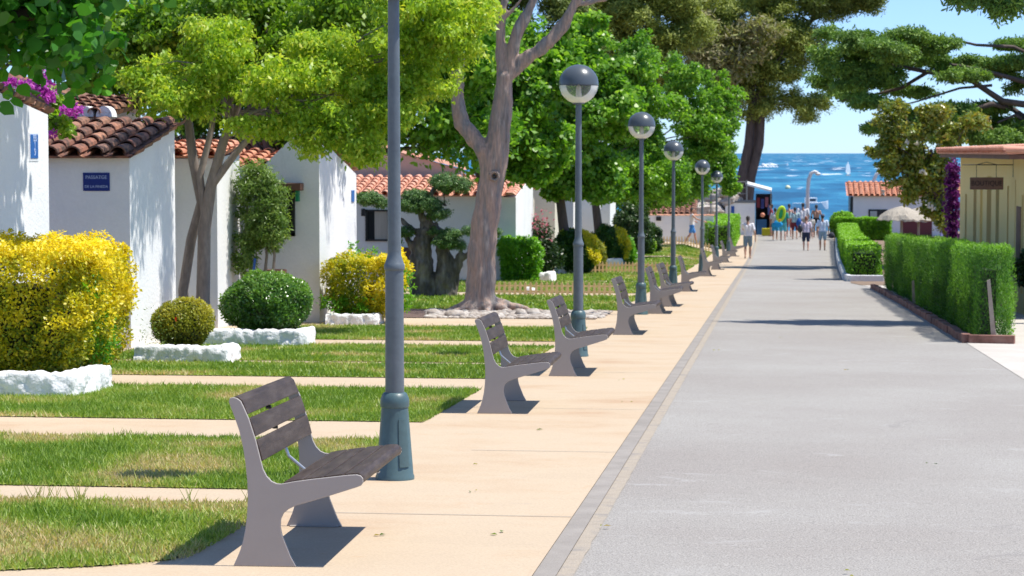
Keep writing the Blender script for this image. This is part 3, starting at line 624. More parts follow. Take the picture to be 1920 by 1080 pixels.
wm.prism([(a.x-4, c.z-.2), (b.x, c.z-.2), (b.x, b.z), (a.x, a.z), (a.x-4, a.z+.4)], Y5+2.7, Y5+2.95); wm.build('gable_wall', M['pinkwall'], h5)
wm = MB(); wm.box(a.x-4, b.x, Y5+2.62, Y5+2.698, c.z-.05, c.z+.17); wm.build('gable_band', M['cream'], h5)
coping(h5, [(a.x-4, Y5+2.8, a.z+.4), (a.x, Y5+2.8, a.z), (b.x+.1, Y5+2.8, b.z)], .4, .1, M['tile_pink'])
z0, z1 = at(700, 452, Y5).z, at(700, 393, Y5).z
window(h5, ax(708, Y5), Y5, z0, z1, .66, curtain=True)
for px in (681, 931): q = at(px, 398 if px < 700 else 388, Y5); MB().box(q.x-.05, q.x+.05, Y5-.03, Y5, q.z-.1, q.z+.1).build('vent', M['dark'], h5)
q = at(780, 505, Y5-.2); MB().box(q.x-.7, q.x-.1, Y5-.06, Y5, gg, gg+.9).build('door', M['brownwood'], h5)
# row of farther houses: cream and white ends
FAR = [(67.5, 6.4, -7.45, 'cream', 3.0, 'bungalow with cream end wall beyond the grey tree trunk'), (75.0, 6.0, -7.2, 'cream', 3.0, 'bungalow with beige end wall behind the dark rose bush'),
       (82.5, 6.0, -7.25, 'white', 3.0, 'white bungalow end, third from the far side of the row'), (90.0, 6.0, -7.1, 'white', 3.0, 'white bungalow end beside the dark round bushes'), (97.5, 6.0, -7.0, 'white', 2.9, 'last small white bungalow end under the bright green trees')]
for y, d, x, m, hh, lab in FAR:
    h = empty('white_bungalow', (0, 0, 0), 0, lab, 'house', 'white bungalows in a row on the left'); g_ = gz(-8, y+1.5)
    wallbox(MB(), x-5, x, y, y+3.4, hh, hh-.5).build('front_wall', M[m], h)
    wallbox(MB(), x-5, x-.6, y+3.4, y+d, hh-.4, hh-.4).build('rear_wall', M['white'], h)
    tiles('roof', h, (x-5, y-.15, g_+hh-.03), (1, 0, 0), (0, 1, -.12), 5.1, 3.6, M['tile'])

# ---------------------------------------------------------------- planters
def planter(x0, x1, y0, y1, h, label, seed, ym=None):
    """low whitewashed rubble kerb round a bed"""
    t = empty('planter', (x1, y0, gz(x1, y0)), 0, label, 'planter', 'whitewashed stone planters')
    mb = MB(); w_ = .11; c_ = .22 if seed == 1 else .08; path = [(x0, y0), (x1-c_, y0), (x1-c_*.28, y0+c_*.28), (x1, y0+c_), (x1, y1)]
    P = []
    for a, b in zip(path[:-1], path[1:]):
        n = max(1, int(math.hypot(b[0]-a[0], b[1]-a[1])/.022)); P += [(a[0]+(b[0]-a[0])*i/n, a[1]+(b[1]-a[1])*i/n) for i in range(n)]
    P.append(path[-1]); prof = [(-1.06, -.05), (-1.04, .15), (-1.02, .32), (-1, .5), (-.98, .68), (-.93, .84), (-.78, .96), (-.45, 1), (0, 1.01), (.45, 1), (.8, .95), (1, .7), (1, -.05)]
    V = []; F = []; K = len(prof)
    for i, p in enumerate(P):
        a = Vector((*P[max(i-1, 0)], 0)); b = Vector((*P[min(i+1, len(P)-1)], 0)); d = (b-a).normalized(); s = Vector((-d.y, d.x, 0))
        for u, z in prof:
            q = Vector((p[0], p[1], 0))+s*(u*w_+w_); zz = z*h
            vd = noise.voronoi(Vector((q.x*5.2+seed, q.y*5.2, zz*6)))[0]; crack = min(1, (vd[1]-vd[0])*4)
            nn = noise.fractal(Vector((q.x*9, q.y*9, zz*9+seed)), 1, 2, 4)*.020-.022*(1-crack); q += s*u*nn; zz += (nn*.9 if z > .3 else 0)
            V.append((q.x-x1, q.y-y0, gz(q.x, q.y)-gz(x1, y0)+zz))
    for i in range(len(P)-1):
        for k in range(K-1): F.append((i*K+k, i*K+k+1, (i+1)*K+k+1, (i+1)*K+k))
    F += [tuple(range(K)), tuple((len(P)-1)*K+k for k in range(K))]
    o = raw('stone_edging', V, F, M['whitewash'], t, smooth=True)
    mb = MB(); zb = h*.72; mb.add([(x0-x1, .12, gz(x0, y0)-gz(x1, y0)+zb), (-.12, .12, zb), (-.12, y1-y0, gz(x1, y1)-gz(x1, y0)+zb), (x0-x1, y1-y0, gz(x1, y1)-gz(x1, y0)+zb)], [(0, 1, 2, 3)]); mb.build('soil', M['mulch'], t)
    return t
planter(-9.5, -6.50, 20.80, 22.0, .24, 'white stone planter under the big yellow hedge bush', 1)
planter(-7.42, -6.31, 25.95, 26.7, .21, 'white stone planter holding the small round olive gold bush', 2)
planter(-7.8, -6.12, 29.5, 30.2, .23, 'white stone planter under the glossy green round bush', 3)
planter(-7.12, -6.26, 35.9, 36.4, .17, 'low white planter below the second yellow bush', 4)
planter(-6.72, -5.95, 61.2, 62.4, .26, 'long white block planter behind the nearest picket fence', 5)
planter(-6.6, -5.95, 68.5, 70, .28, 'white planter at the foot of the dark bush with gold edge', 6)
planter(-6.15, -5.25, 79.0, 80.5, .33, 'white planter behind the second picket fence', 7)
planter(-5.9, -5.1, 88.5, 90, .33, 'bluish shaded planter at the far dark bushes', 8)

# ================================================================ TREES
def tree(label, cat, base, name='broadleaf_tree', group=None):
    return empty(name, base, 0, label, cat, group)
def rb(blobs, base): return rel(blobs, base)
# --- the overhanging broadleaf tree at the top left
b = Vector((-9.4, 21.6, gz(-9, 21.6))); t = tree('broad leaved tree with large dark green leaves overhanging the top left corner', 'tree', b)
bl = [pb(-20, 30, 22, 130, 80), pb(90, -30, 22.5, 120, 90, 85), pb(20, -190, 22, 230, 220, 190), pb(165, 60, 23, 36, 40, 95), pb(120, 20, 22.3, 60, 60, 90), pb(-150, 20, 21, 150, 100, 130), pb(190, -150, 23, 150, 160, 130)]
tm = MB(); tm.tube([b-b+Vector((0, 0, -.2)), (0.1, 0, 1.6), (.2, .1, 2.6), (.1, .2, 3.6)], [.22, .18, .16, .14], 10, wob=.2)
q = rel([((at(-30, 40, 22)), 0)], b)[0][0]; q2 = rel([((at(85, 20, 22)), 0)], b)[0][0]; q3 = rel([((at(150, -60, 22)), 0)], b)[0][0]
tm.tube([(.1, .2, 3.5), q, q2, q3], [.13, .11, .07, .03], 8, wob=.2); limbs(tm, (.1, .2, 3.5), rel(bl, b), .07, 2)
tm.build('trunk', M['bark_dark'], t, auto=60)
bl += [((-7.0, 23.6, b.z+5.3), (.6, .7, .4)), ((-6.6, 24.3, b.z+6.3), (.6, .5, .4)), ((-7.3, 22.9, b.z+5.0), (.5, .6, .4)), ((-6.9, 24.6, b.z+5.2), (.25, .25, .3)), ((-6.2, 23.2, b.z+6.6), (.7, .7, .4))]  # unseen leaf clumps added overhead to dapple the bungalow side wall
foliage('crown', L_['mulb'], t, rel(bl, b), 4.2, 34, .42, .135, .3, .9, 1.15, T5, .35, .25, .5, .5)
# --- pale yellow green tree with the twin stems
Yt = 33.0; b = Vector((at(372, 560, 33.2).x, 33.2, gz(-8, 33.2))); t = tree('yellow green tree with twin leaning stems and drooping leaves before the white bungalows', 'tree', b)
bl = [pb(340, 175, 32.6, 95, 75, 78), pb(430, 120, 32.8, 85, 80, 70), pb(545, 165, 32.6, 110, 90, 75), pb(640, 215, 32.5, 105, 90, 70), pb(735, 205, 32.8, 85, 70, 85), pb(640, 130, 33.2, 110, 90, 75),
      pb(790, 130, 33, 80, 80, 90), pb(840, 60, 33, 75, 80, 75), pb(760, 30, 33, 110, 90, 90), pb(500, 230, 32.7, 60, 60, 35), pb(590, 265, 32.5, 55, 50, 32), pb(300, 135, 33, 55, 60, 50), pb(690, 280, 32.5, 40, 40, 25)]
tm = MB(); P = lambda x, y, Y=33.2: at(x, y, Y)-b
tm.tube([P(384, 640), P(381, 560), P(383, 430), P(395, 350), P(420, 260), P(455, 180)], [.115, .10, .095, .085, .07, .04], 10, wob=.15)
tm.tube([P(352, 640, 33.6), P(343, 545, 33.6), P(358, 450, 33.5), P(378, 380, 33.4), P(362, 300, 33.3), P(352, 215, 33.3), P(335, 150)], [.085, .08, .075, .07, .075, .06, .03], 10, wob=.15)
tm.tube([P(395, 350), P(440, 290), P(500, 220), P(570, 180)], [.07, .055, .04, .02], 8, wob=.1)
tm.tube([P(383, 400), P(375, 330), P(395, 250), P(410, 160)], [.06, .055, .045, .02], 8, wob=.1)
limbs(tm, P(440, 230), rel(bl[:5], b), .03, 2, 5); limbs(tm, P(560, 190), rel(bl[5:], b), .03, 2, 5)
tm.build('trunk', M['bark_grey'], t, auto=60)
bl2 = [pb(x, y, 33.3, r, r*2, rz) for x, y, r, rz in [(860, 20, 60, 60), (700, 100, 90, 60), (600, 90, 60, 60), (260, 150, 30, 35), (420, 60, 60, 40)]]
dapple_blobs = [((-6.6, 29.6, b.z+6.3), (.7, .9, .4)), ((-7.0, 30.6, b.z+5.7), (.5, .7, .35)), ((-5.9, 31.0, b.z+6.8), (.6, .6, .35)), ((-6.9, 28.6, b.z+6.6), (.5, .5, .4)), ((-6.0, 30.0, b.z+7.4), (.6, .8, .4))]  # clumps out of view, added so their shade dapples the porch side
foliage('crown', L_['yg'], t, rel(split(bl+bl2, 7, .46, .8)+split(dapple_blobs, 4, .5), b), 11, 50, .17, .08, .2, 1.7, .75, T4, .45, .3, .7, .5, fold=.4)
# --- darker tree right behind it (brown trunk at the vine)
b = Vector((at(512, 500, 38.5).x, 38.5, gz(-8, 38.5))); t = tree('green tree with brown trunk behind the climbing shrub and bungalow corner', 'tree', b)
bl = [pb(300, 60, 40, 130, 120, 100), pb(450, 20, 40, 140, 120, 100), pb(600, 50, 40, 130, 120, 100), pb(420, 190, 40, 90, 80, 70), pb(700, 0, 40, 120, 120, 110), pb(620, 260, 38.3, 60, 60, 30), pb(560, 235, 38.6, 90, 80, 50), pb(230, 90, 40, 70, 80, 60)]
P = lambda x, y, Y=38.5: at(x, y, Y)-b
tm = MB(); tm.tube([P(510, 610), P(512, 500), P(514, 400), P(512, 320), P(500, 250), P(480, 150)], [.17, .15, .14, .13, .10, .05], 10, wob=.2)
tm.tube([P(512, 330), P(550, 280), P(600, 240)], [.10, .07, .03], 8, wob=.1); tm.tube([P(512, 320), P(470, 260), P(440, 220)], [.08, .06, .03], 8, wob=.1); limbs(tm, P(500, 250), rel(bl, b), .05, 2, 5)
tm.build('trunk', M['bark_dark'], t, auto=60)
bl += [((-5.6, 36.9, b.z+6.6), (.5, .7, .4)), ((-6.1, 37.8, b.z+6.0), (.4, .6, .3))]  # extra clumps above the frame, added to throw leaf shade on the wall
foliage('crown', L_['mid'], t, rel(split(bl, 6, .5), b), 7, 50, .26, .11, .3, 1.0, .9, T4, .5, .25, .7, .45)
# --- dense trees filling the background on the left
BACK = [(-17, 44, 6.4, 'mid', 'dense green tree rising behind the leftmost bungalow roofs', [(140, 90, 110), (60, 0, 130), (240, 40, 120), (180, 180, 50)]),
        (-14, 52, 6, 'mid', 'dense green tree behind the yellow green crown, its left half', [(420, 60, 120), (340, 130, 90), (560, 90, 120), (480, -20, 130)]),
        (-12, 56, 6, 'plane', 'dark shaded tree between the yellow green crown and the grey trunk', [(720, 120, 110), (800, 200, 75), (860, 140, 80), (650, 240, 60), (840, 250, 50), (900, 90, 80), (890, 280, 38), (800, 270, 36), (700, 200, 80), (600, 200, 80), (560, 150, 80), (930, 250, 50)]),
        (-13, 104, 6, 'mid', 'dense green tree behind the far bungalow ends and garden wall', [(1150, 370, 45), (1200, 345, 55), (1090, 380, 40), (1270, 330, 50), (1040, 360, 50), (1120, 330, 60), (1235, 370, 20), (1300, 350, 22)]),
        ]
for x, y, r, m, lab, pp in BACK:
    b = Vector((x, y, gz(x, y))); t = tree(lab, 'tree', b); bl = [pb(px, py, y, rr, rr, rr*.85) for px, py, rr in pp]
    tm = MB(); tm.tube([(0, 0, -.3), (.1, 0, 1.5), (.3, 0, 3)], [.25, .2, .15], 8, wob=.2); limbs(tm, (.3, 0, 3), rel(bl, b), .1, 1, 5); tm.build('trunk', M['bark_dark'], t, auto=60)
    foliage('crown', L_[m], t, rel(bl, b), 2.6, 60, .55, .17, .3, .6, .95, T4, .5, .25, .7, .4)
# --- tall grey forked tree (peeling bark)
b = Vector((at(905, 583, 41.6).x, 41.6, gz(-5.3, 41.6))); t = tree('tall grey forked tree with smooth peeling trunk among white pebbles', 'tree', b)
P = lambda x, y, Y=41.6: at(x, y, Y)-b
tm = MB()
tm.tube([P(903, 598), P(903, 575), P(901, 540), P(902, 500), P(906, 450), P(911, 400), P(920, 350), P(927, 300), P(936, 240), P(943, 190), P(948, 140)], [.37, .315, .27, .255, .25, .24, .225, .235, .20, .175, .16], 16)
tm.tube([P(925, 340), P(915, 290), P(890, 262), P(868, 232), P(858, 190), P(856, 150), P(862, 105)], [.18, .19, .16, .155, .13, .115, .10], 12)
tm.tube([P(944, 180), P(938, 100), P(938, 50), P(945, 0), P(935, -120)], [.13, .09, .08, .075, .05], 10)
tm.tube([P(944, 170), P(955, 110), P(975, 50), P(1000, 0), P(1040, -110), P(1060, -220)], [.14, .12, .115, .09, .07, .05], 10)
tm.tube([P(948, 150), P(985, 112), P(1030, 80), P(1058, 45), P(1078, 5), P(1105, -60), P(1160, -180)], [.12, .125, .115, .105, .10, .085, .05], 10)
tm.tube([P(1072, 12), P(1110, 3), P(1145, -5), P(1200, -30)], [.05, .045, .04, .02], 8); tm.tube([P(938, 40), P(960, 20), P(985, -10)], [.05, .045, .03], 8)
for dx, dy, r in ((-.75, -.25, .10), (-.5, -.55, .09), (.2, -.62, .10), (.65, -.35, .09), (.95, .0, .09), (.5, -.1, .12), (-.2, -.5, .1), (1.25, -.2, .06)):
    tm.tube([(0, 0, .22), (dx*.45, dy*.45, .10), (dx, dy, -.02)], [.16, r, .03], 8)
tk = remeshed(tm, .03, 'trunk', M['bark_pale'], t, disp=.035, dscale=5)
q = P(927, 330, 41.36); MB().lathe([(.085, 0), (.10, .03), (.075, .055), (.05, .02), (.035, -.05), (0, -.06)], 14).build('knot', M['bark_pale'], tk, smooth=True).location = (q.x, q.y+.03, q.z); k = tk.children[0]; k.rotation_euler = (R(90), 0, 0)
MB().ball((q.x, q.y+.0, q.z), .032, 8, 6).build('knot_hole', M['dark'], tk)
bl = [pb(1000, -150, 41.6, 260, 200, 90), pb(1230, -190, 41.6, 170, 150, 90)]
bl = [((c[0], c[1], c[2]+1.3), r) for c, r in bl]
foliage('crown', L_['yg'], t, rel(bl, b), 2.0, 30, .5, .13, .2, 1.2, .5, T4, .5, .3, .7, .3)
# --- cloud pruned olive
b = Vector((at(812, 560, 48.6).x, 48.6, gz(-7.2, 48.6))); t = tree('cloud pruned tree with gnarled dark trunk and flat green pads', 'tree', b, 'pruned_tree')
P = lambda x, y, Y=48.6: at(x, y, Y)-b
tm = MB()
tm.tube([P(800, 570), P(795, 540), P(788, 500), P(790, 460), P(800, 430)], [.33, .29, .27, .22, .13], 12); tm.tube([P(828, 570), P(832, 530), P(835, 490), P(828, 450), P(812, 420)], [.28, .22, .17, .15, .10], 10)
tm.tube([P(845, 560), P(850, 520), P(862, 480), P(868, 462)], [.16, .12, .08, .04], 8); tm.tube([P(785, 480), P(768, 455), P(755, 430)], [.12, .08, .05], 8); tm.tube([P(797, 440), P(790, 400), P(785, 380)], [.09, .06, .05], 8)
tm.tube([P(800, 440), P(808, 400), P(806, 370), P(820, 345)], [.11, .08, .07, .04], 8); tm.tube([P(785, 440), P(762, 420), P(738, 398), P(722, 372), P(705, 360)], [.08, .05, .035, .03, .02], 8)
tm.tube([P(808, 375), P(835, 385), P(830, 355), P(850, 345)], [.05, .04, .035, .02], 8); tm.tube([P(850, 500), P(875, 478), P(890, 462)], [.06, .04, .02], 8); tm.tube([P(815, 450), P(850, 440), P(905, 434)], [.05, .035, .02], 8); tm.tube([P(835, 500), P(820, 470), P(845, 440)], [.09, .06, .04], 8)
remeshed(tm, .024, 'trunk', M['bark_olive'], t, disp=.05, dscale=8)
pads = [(835, 342, 36, 22), (865, 348, 22, 18), (790, 382, 52, 20), (820, 400, 26, 14), (757, 435, 22, 11), (838, 450, 30, 17), (845, 437, 24, 9), (880, 434, 17, 10), (925, 436, 15, 13), (690, 372, 32, 15), (715, 380, 18, 12), (780, 365, 30, 10), (812, 432, 12, 9), (860, 460, 16, 10), (745, 452, 10, 8)]
foliage('foliage_pads', L_['bonsai'], t, rel([pb(x, y, 48.5, rx*.86, rx*.86, rz*.82) for x, y, rx, rz in pads], b), 130, 42, .075, .042, .6, .0, .7, T4, .45, .12, 1, .5)
# --- row of bright green plane trees
PLN = [(60, -7.6, 'bright green tree crown right behind the grey forked trunk', [(960, 130, 85), (900, 200, 80), (1000, 190, 85), (960, 270, 75), (1040, 130, 60), (1020, 270, 55), (1000, 310, 40), (940, 300, 35)]),
       (69, -6.4, 'bright green tree around the second lamp globe', [(1070, 150, 85), (1120, 210, 85), (1060, 250, 80), (1130, 300, 75), (1070, 320, 50), (1100, 90, 45), (1130, 350, 35), (1050, 350, 25)]),
       (80, -6.2, 'bright green tree around the third lamp globe', [(1190, 160, 75), (1220, 230, 75), (1180, 290, 70), (1240, 320, 60), (1200, 345, 38), (1160, 350, 28)]),
       (92, -8.0, 'bright green tree behind the fourth lamp globe', [(1280, 180, 60), (1310, 250, 65), (1270, 310, 65), (1300, 340, 35), (1250, 350, 35)]),
       (106, -8.6, 'last bright green tree of the row, its edge against the sky', [(1340, 190, 40), (1350, 240, 35), (1352, 290, 32), (1330, 320, 32), (1355, 330, 20), (1372, 350, 12)])]
for i, (y, x, lab, pp) in enumerate(PLN):
    b = Vector((x, y, gz(x, y))); t = tree(lab, 'tree', b, group='bright green trees along the lawns'); bl = [pb(px, py, y, rr, rr, rr*.95) for px, py, rr in pp]
    tm = MB(); tm.tube([(0, 0, -.3), (.05, 0, 1.2), (-.1, 0, 2.6)], [.2, .16, .13], 8, wob=.2); limbs(tm, (-.1, 0, 2.5), rel(bl, b), .07, 1, 5); tm.build('trunk', M['bark_dark'], t, auto=60)
    top = [(( c[0]+random.uniform(-.6, .6)*r[0], c[1], c[2]+r[2]*random.uniform(.8, 1.15)), (.14, .14, .45)) for c, r in bl for _ in range(3)]
    foliage('crown', L_['plane'], t, rel(split(bl, 10, .40)+top, b), 4.2 if y < 90 else 3.2, 80, .27, .13, .35, .7, 1.0, T5 if y < 70 else T4, .5, .3, .8, .42)
# --- pines behind
def pine(label, base, bl, m, stems, name='pine_tree', dens=1.5, per=70, cr=.85, size=.34, tm_=TN, extra=None, asp=.5, up=.6):
    b = Vector(base); t = tree(label, 'tree', b, name); tm = MB()
    for pts, rr in stems: tm.tube([Vector(p)-b for p in pts], rr, 10, wob=.25)
    cen = Vector(stems[0][0][-1])-b; limbs(tm, cen, rel(bl, b), rr[-1]*.55, 1, 5); tm.build('trunk', M['bark_dark'], t, auto=60)
    foliage('crown', L_[m], t, rel(split(bl, 8, .42, .75), b), dens*1.6, per, cr*.55, size*.62, up, -.2, asp, tm_, .5, .35, .9, .5)
    if extra:
        e2 = rel(extra[1], b); foliage('dry_foliage', L_[extra[0]], t, e2, dens, per, cr, size, up, .2, asp, tm_, .5, .3, .6, .5)
    return t
A = lambda x, y, Y: at(x, y, Y)
pine('olive green pine rising behind the bright trees, left of the middle', (at(960, 300, 112).x, 112, gz(-12, 112)), [pb(x, y, 112, r, r, r*.8) for x, y, r in [(960, 60, 75), (900, 20, 70), (1010, 110, 60), (1060, 30, 75), (880, 120, 60), (1000, -30, 90), (1100, 110, 50)]], 'pinedark', [([A(980, 450, 112), A(985, 250, 112), A(975, 100, 112)], [.3, .25, .15])])
pine('olive green pine in the upper middle of the skyline', (at(1160, 300, 122).x, 122, gz(-9, 122)), [pb(x, y, 122, r, r, r*.8) for x, y, r in [(1120, 60, 60), (1180, 30, 65), (1230, 70, 55), (1170, 130, 55), (1110, 140, 40), (1240, 140, 45), (1200, -30, 80), (1090, 0, 60), (1165, 180, 30), (1130, 15, 60), (1280, 40, 60), (1250, 90, 50), (1290, -10, 60), (1060, 90, 50)]], 'pine', [([A(1180, 450, 122), A(1175, 250, 122), A(1170, 100, 122)], [.3, .25, .15])])
Yp = 141
pine('big pine with two dark trunks standing before the sea', (at(1383, 400, Yp).x, Yp, gz(-3, Yp)), [pb(x, y, Yp, r, r, r*.85) for x, y, r in [(1400, 120, 75), (1330, 60, 65), (1460, 80, 60), (1400, 40, 80), (1370, 150, 55), (1440, 150, 50), (1300, 120, 40), (1420, 195, 40), (1480, 130, 38), (1380, 190, 35), (1515, 205, 30), (1535, 192, 16), (1500, 60, 45), (1300, 30, 40), (1350, 10, 60), (1450, 0, 60), (1520, 90, 35), (1490, 180, 30), (1360, 110, 60), (1430, 110, 60)]], 'pine',
     [([A(1378, 470, Yp), A(1386, 370, Yp), A(1404, 270, Yp), A(1410, 190, Yp)], [.55, .42, .27, .22]), ([A(1388, 470, Yp+.5), A(1402, 350, Yp), A(1424, 270, Yp), A(1428, 215, Yp)], [.38, .33, .27, .22])],
     extra=('pinebrown', [pb(x, y, Yp-2.4, r, r*.5, r*.8) for x, y, r in [(1320, 80, 45), (1350, 130, 42), (1390, 90, 42), (1430, 50, 30), (1300, 40, 30)]]), dens=1.5, per=70, cr=.8, size=.32)
pine('dark green umbrella pine top high above the sea', (at(1392, 400, 142.5).x, 142.5, gz(-2, 142.5)), [pb(x, y, 142, r, r, r*.6) for x, y, r in [(1450, 20, 55), (1480, 50, 40), (1590, -5, 62), (1520, 5, 50), (1560, 15, 48), (1640, 5, 20), (1600, -50, 80)]], 'pinedark', [([A(1392, 470, 142.5), A(1408, 300, 142.5), A(1430, 150, 142), A(1520, 40, 142)], [.4, .35, .28, .15])], dens=1.3)
# --- cedar with flat branches reaching in from the right
Yc = 82; b = Vector((at(1950, 500, Yc).x, Yc, gz(9, Yc))); t = tree('cedar with flat layered green branches reaching over from the right', 'tree', b, 'cedar_tree')
PLT = [(1600, 78, 60, 26), (1680, 70, 75, 22), (1760, 85, 60, 24), (1560, 60, 28, 14), (1600, 110, 60, 28), (1640, 140, 65, 25), (1700, 110, 60, 22), (1570, 140, 45, 30), (1590, 175, 45, 22), (1640, 185, 50, 20), (1780, 118, 50, 22), (1840, 125, 70, 24), (1900, 125, 60, 22), (1800, 140, 60, 16), (1610, 158, 45, 12),
       (1870, 235, 60, 18), (1790, 222, 60, 16), (1720, 218, 50, 14), (1680, 235, 40, 14), (1640, 240, 22, 10), (1920, 160, 30, 25), (1700, 170, 50, 10), (1850, 205, 50, 12), (1770, 250, 60, 16), (1890, 265, 40, 20), (1930, 230, 30, 60), (1880, 82, 60, 5), (1720, 240, 60, 18), (1830, 250, 60, 22), (1780, 205, 60, 14), (1870, 200, 40, 14), (1900, 250, 40, 30), (1550, 100, 32, 36), (1620, 130, 60, 30), (1545, 150, 28, 30), (1660, 95, 70, 28), (1730, 85, 60, 22)]
bl = [pb(x, y, Yc+random.uniform(-2.5, 2.5), rx, rx*.9, rz*.8) for x, y, rx, rz in PLT]
P = lambda x, y, Y=Yc: at(x, y, Y)-b
tm = MB(); tm.tube([P(1950, 520), P(1950, 300), P(1945, 100), P(1945, -150)], [.4, .35, .3, .2], 10, wob=.2)
for pts, r in [([(1946, 200), (1880, 190), (1820, 150), (1740, 135), (1660, 120), (1590, 100)], .13), ([(1948, 240), (1900, 205), (1860, 195), (1790, 215), (1700, 225), (1650, 240)], .12), ([(1946, 160), (1890, 145), (1840, 130), (1780, 120)], .10), ([(1946, 110), (1900, 88), (1830, 84), (1770, 70)], .08), ([(1740, 135), (1690, 165), (1630, 180), (1570, 190)], .07), ([(1948, 250), (1905, 215), (1870, 230)], .08), ([(1860, 160), (1800, 165), (1720, 190), (1680, 200)], .05)]:
    tm.tube([P(x, y, Yc+random.uniform(-.5, .5)) for x, y in pts], [r*(1-i/len(pts)*.8) for i in range(len(pts))], 8, wob=.2)
tm.build('trunk', M['bark_dark'], t, auto=60)
foliage('crown', L_['cedar'], t, rel(split(bl, 7, .42, .7), b), 11, 60, .21, .13, .35, .75, .6, TN, .3, .45, .5, .5)
# --- conifer beyond the right frame edge: long shadow on the road, sprig at the top right
b = Vector((5.3, 38.6, gz(5, 38.6))); t = tree('conifer sprigs hanging in at the top right corner', 'tree', b, 'cedar_tree')
bl = [((4.9, 38.4, b.z+7.0), (1.7, 1.1, .55)), ((3.9, 38.5, b.z+6.6), (1.2, .8, .4)), ((5.2, 38.7, b.z+8.3), (1.4, 1.1, .6)), ((2.9, 38.6, b.z+6.3), (.8, .5, .22)), ((5.4, 38.8, b.z+9.6), (.9, .8, .5))]
bl += [pb(x, y, 38.3, r, r, rz) for x, y, r, rz in [(1830, 2, 42, 9), (1880, 8, 40, 14), (1910, 5, 40, 20), (1800, -4, 30, 8), (1872, 32, 12, 10)]]
tm = MB(); tm.tube([(0, 0, -.3), (0, 0, 4), (.05, 0, 10)], [.22, .18, .05], 10, wob=.2); limbs(tm, (0, 0, 5.2), rel(bl, b), .06, 1, 6); tm.build('trunk', M['bark_dark'], t, auto=60)
foliage('crown', L_['cedar'], t, rel(bl, b), 14, 50, .16, .11, .6, .4, .5, TN, .3, .3, .6, .4)
# --- magnolia
Ym = 66; b = Vector((at(1775, 470, Ym).x, Ym, gz(5, Ym))); t = tree('magnolia with olive and bronze leaves and white blossoms beside the yellow shop', 'tree', b, 'magnolia_tree')
pp = [(1665, 222, 24, 24), (1660, 250, 25, 22), (1690, 270, 42, 30), (1665, 305, 26, 20), (1720, 240, 40, 35), (1700, 320, 45, 32), (1740, 300, 45, 45), (1725, 355, 42, 32), (1760, 345, 35, 40), (1755, 385, 30, 28), (1770, 415, 22, 22), (1780, 260, 35, 35), (1640, 282, 14, 8), (1830, 225, 40, 25), (1690, 200, 20, 10), (1750, 210, 40, 20)]
bl = [pb(x, y, Ym+random.uniform(-.5, .5), rx, rx, rz) for x, y, rx, rz in pp]
P = lambda x, y, Y=Ym: at(x, y, Y)-b
tm = MB(); tm.tube([P(1775, 540), P(1775, 440), P(1765, 360), P(1745, 280)], [.12, .10, .08, .04], 8, wob=.2); limbs(tm, P(1768, 380), rel(bl, b), .035, 1, 5); tm.build('trunk', M['bark_dark'], t, auto=60)
foliage('crown', L_['magn'], t, rel(split(bl, 7, .42), b), 20, 20, .13, .125, .3, -.1, .75, T4, .4, .25, .9, .55)
for x, y in [(1720, 270), (1728, 322), (1733, 323), (1750, 390), (1740, 385), (1700, 268), (1655, 360)]:
    c = P(x, y, Ym-.75); n = 9; V, F = leaves(np.array([tuple(c)]*n), .10, .3, None, -.4, 1.1, T4); raw('blossom', V, F, L_['whitefl'], t, rng.uniform(0, 1, n))

# ================================================================ SHRUBS AND HEDGES
def surf_points(kind, dims, n, rough=.12, corner=.25, seed=0):
    """points and normals on a rounded box or ellipsoid, dims are half sizes, centre at (0,0,h)"""
    d = unit(rng.normal(size=(n, 3)))
    if kind == 'round': p = d.copy(); nor = d
    else:
        k = 1/np.max(np.abs(d)/np.array([1, 1, 1]), axis=1)
        f = rng.integers(0, 3, n); s = rng.choice([-1, 1], n); p = rng.uniform(-1, 1, (n, 3)); w3 = np.array([dims[1]*dims[2], dims[0]*dims[2], dims[0]*dims[1]]); f = rng.choice(3, n, p=w3/w3.sum())
        p[np.arange(n), f] = s; nor = np.zeros((n, 3)); nor[np.arange(n), f] = s
        q = np.abs(p); e = np.sort(q, 1); cut = np.clip((e[:, 1]-(1-corner))/corner, 0, 1); p *= (1-.10*cut**2)[:, None]*1.0; nor = unit(nor+p*cut[:, None]*.6)
    p = p*np.array(dims)
    wob = np.array([noise.noise(Vector(q*3+seed)) + .6*noise.noise(Vector(q*8+seed)) for q in p])
    p += nor*(wob*rough)[:, None]
    if kind == 'box': p[:, :2] *= (1-.20*np.clip(-p[:, 2:3]/dims[2]-.1, 0, 1))
    return p, nor, wob
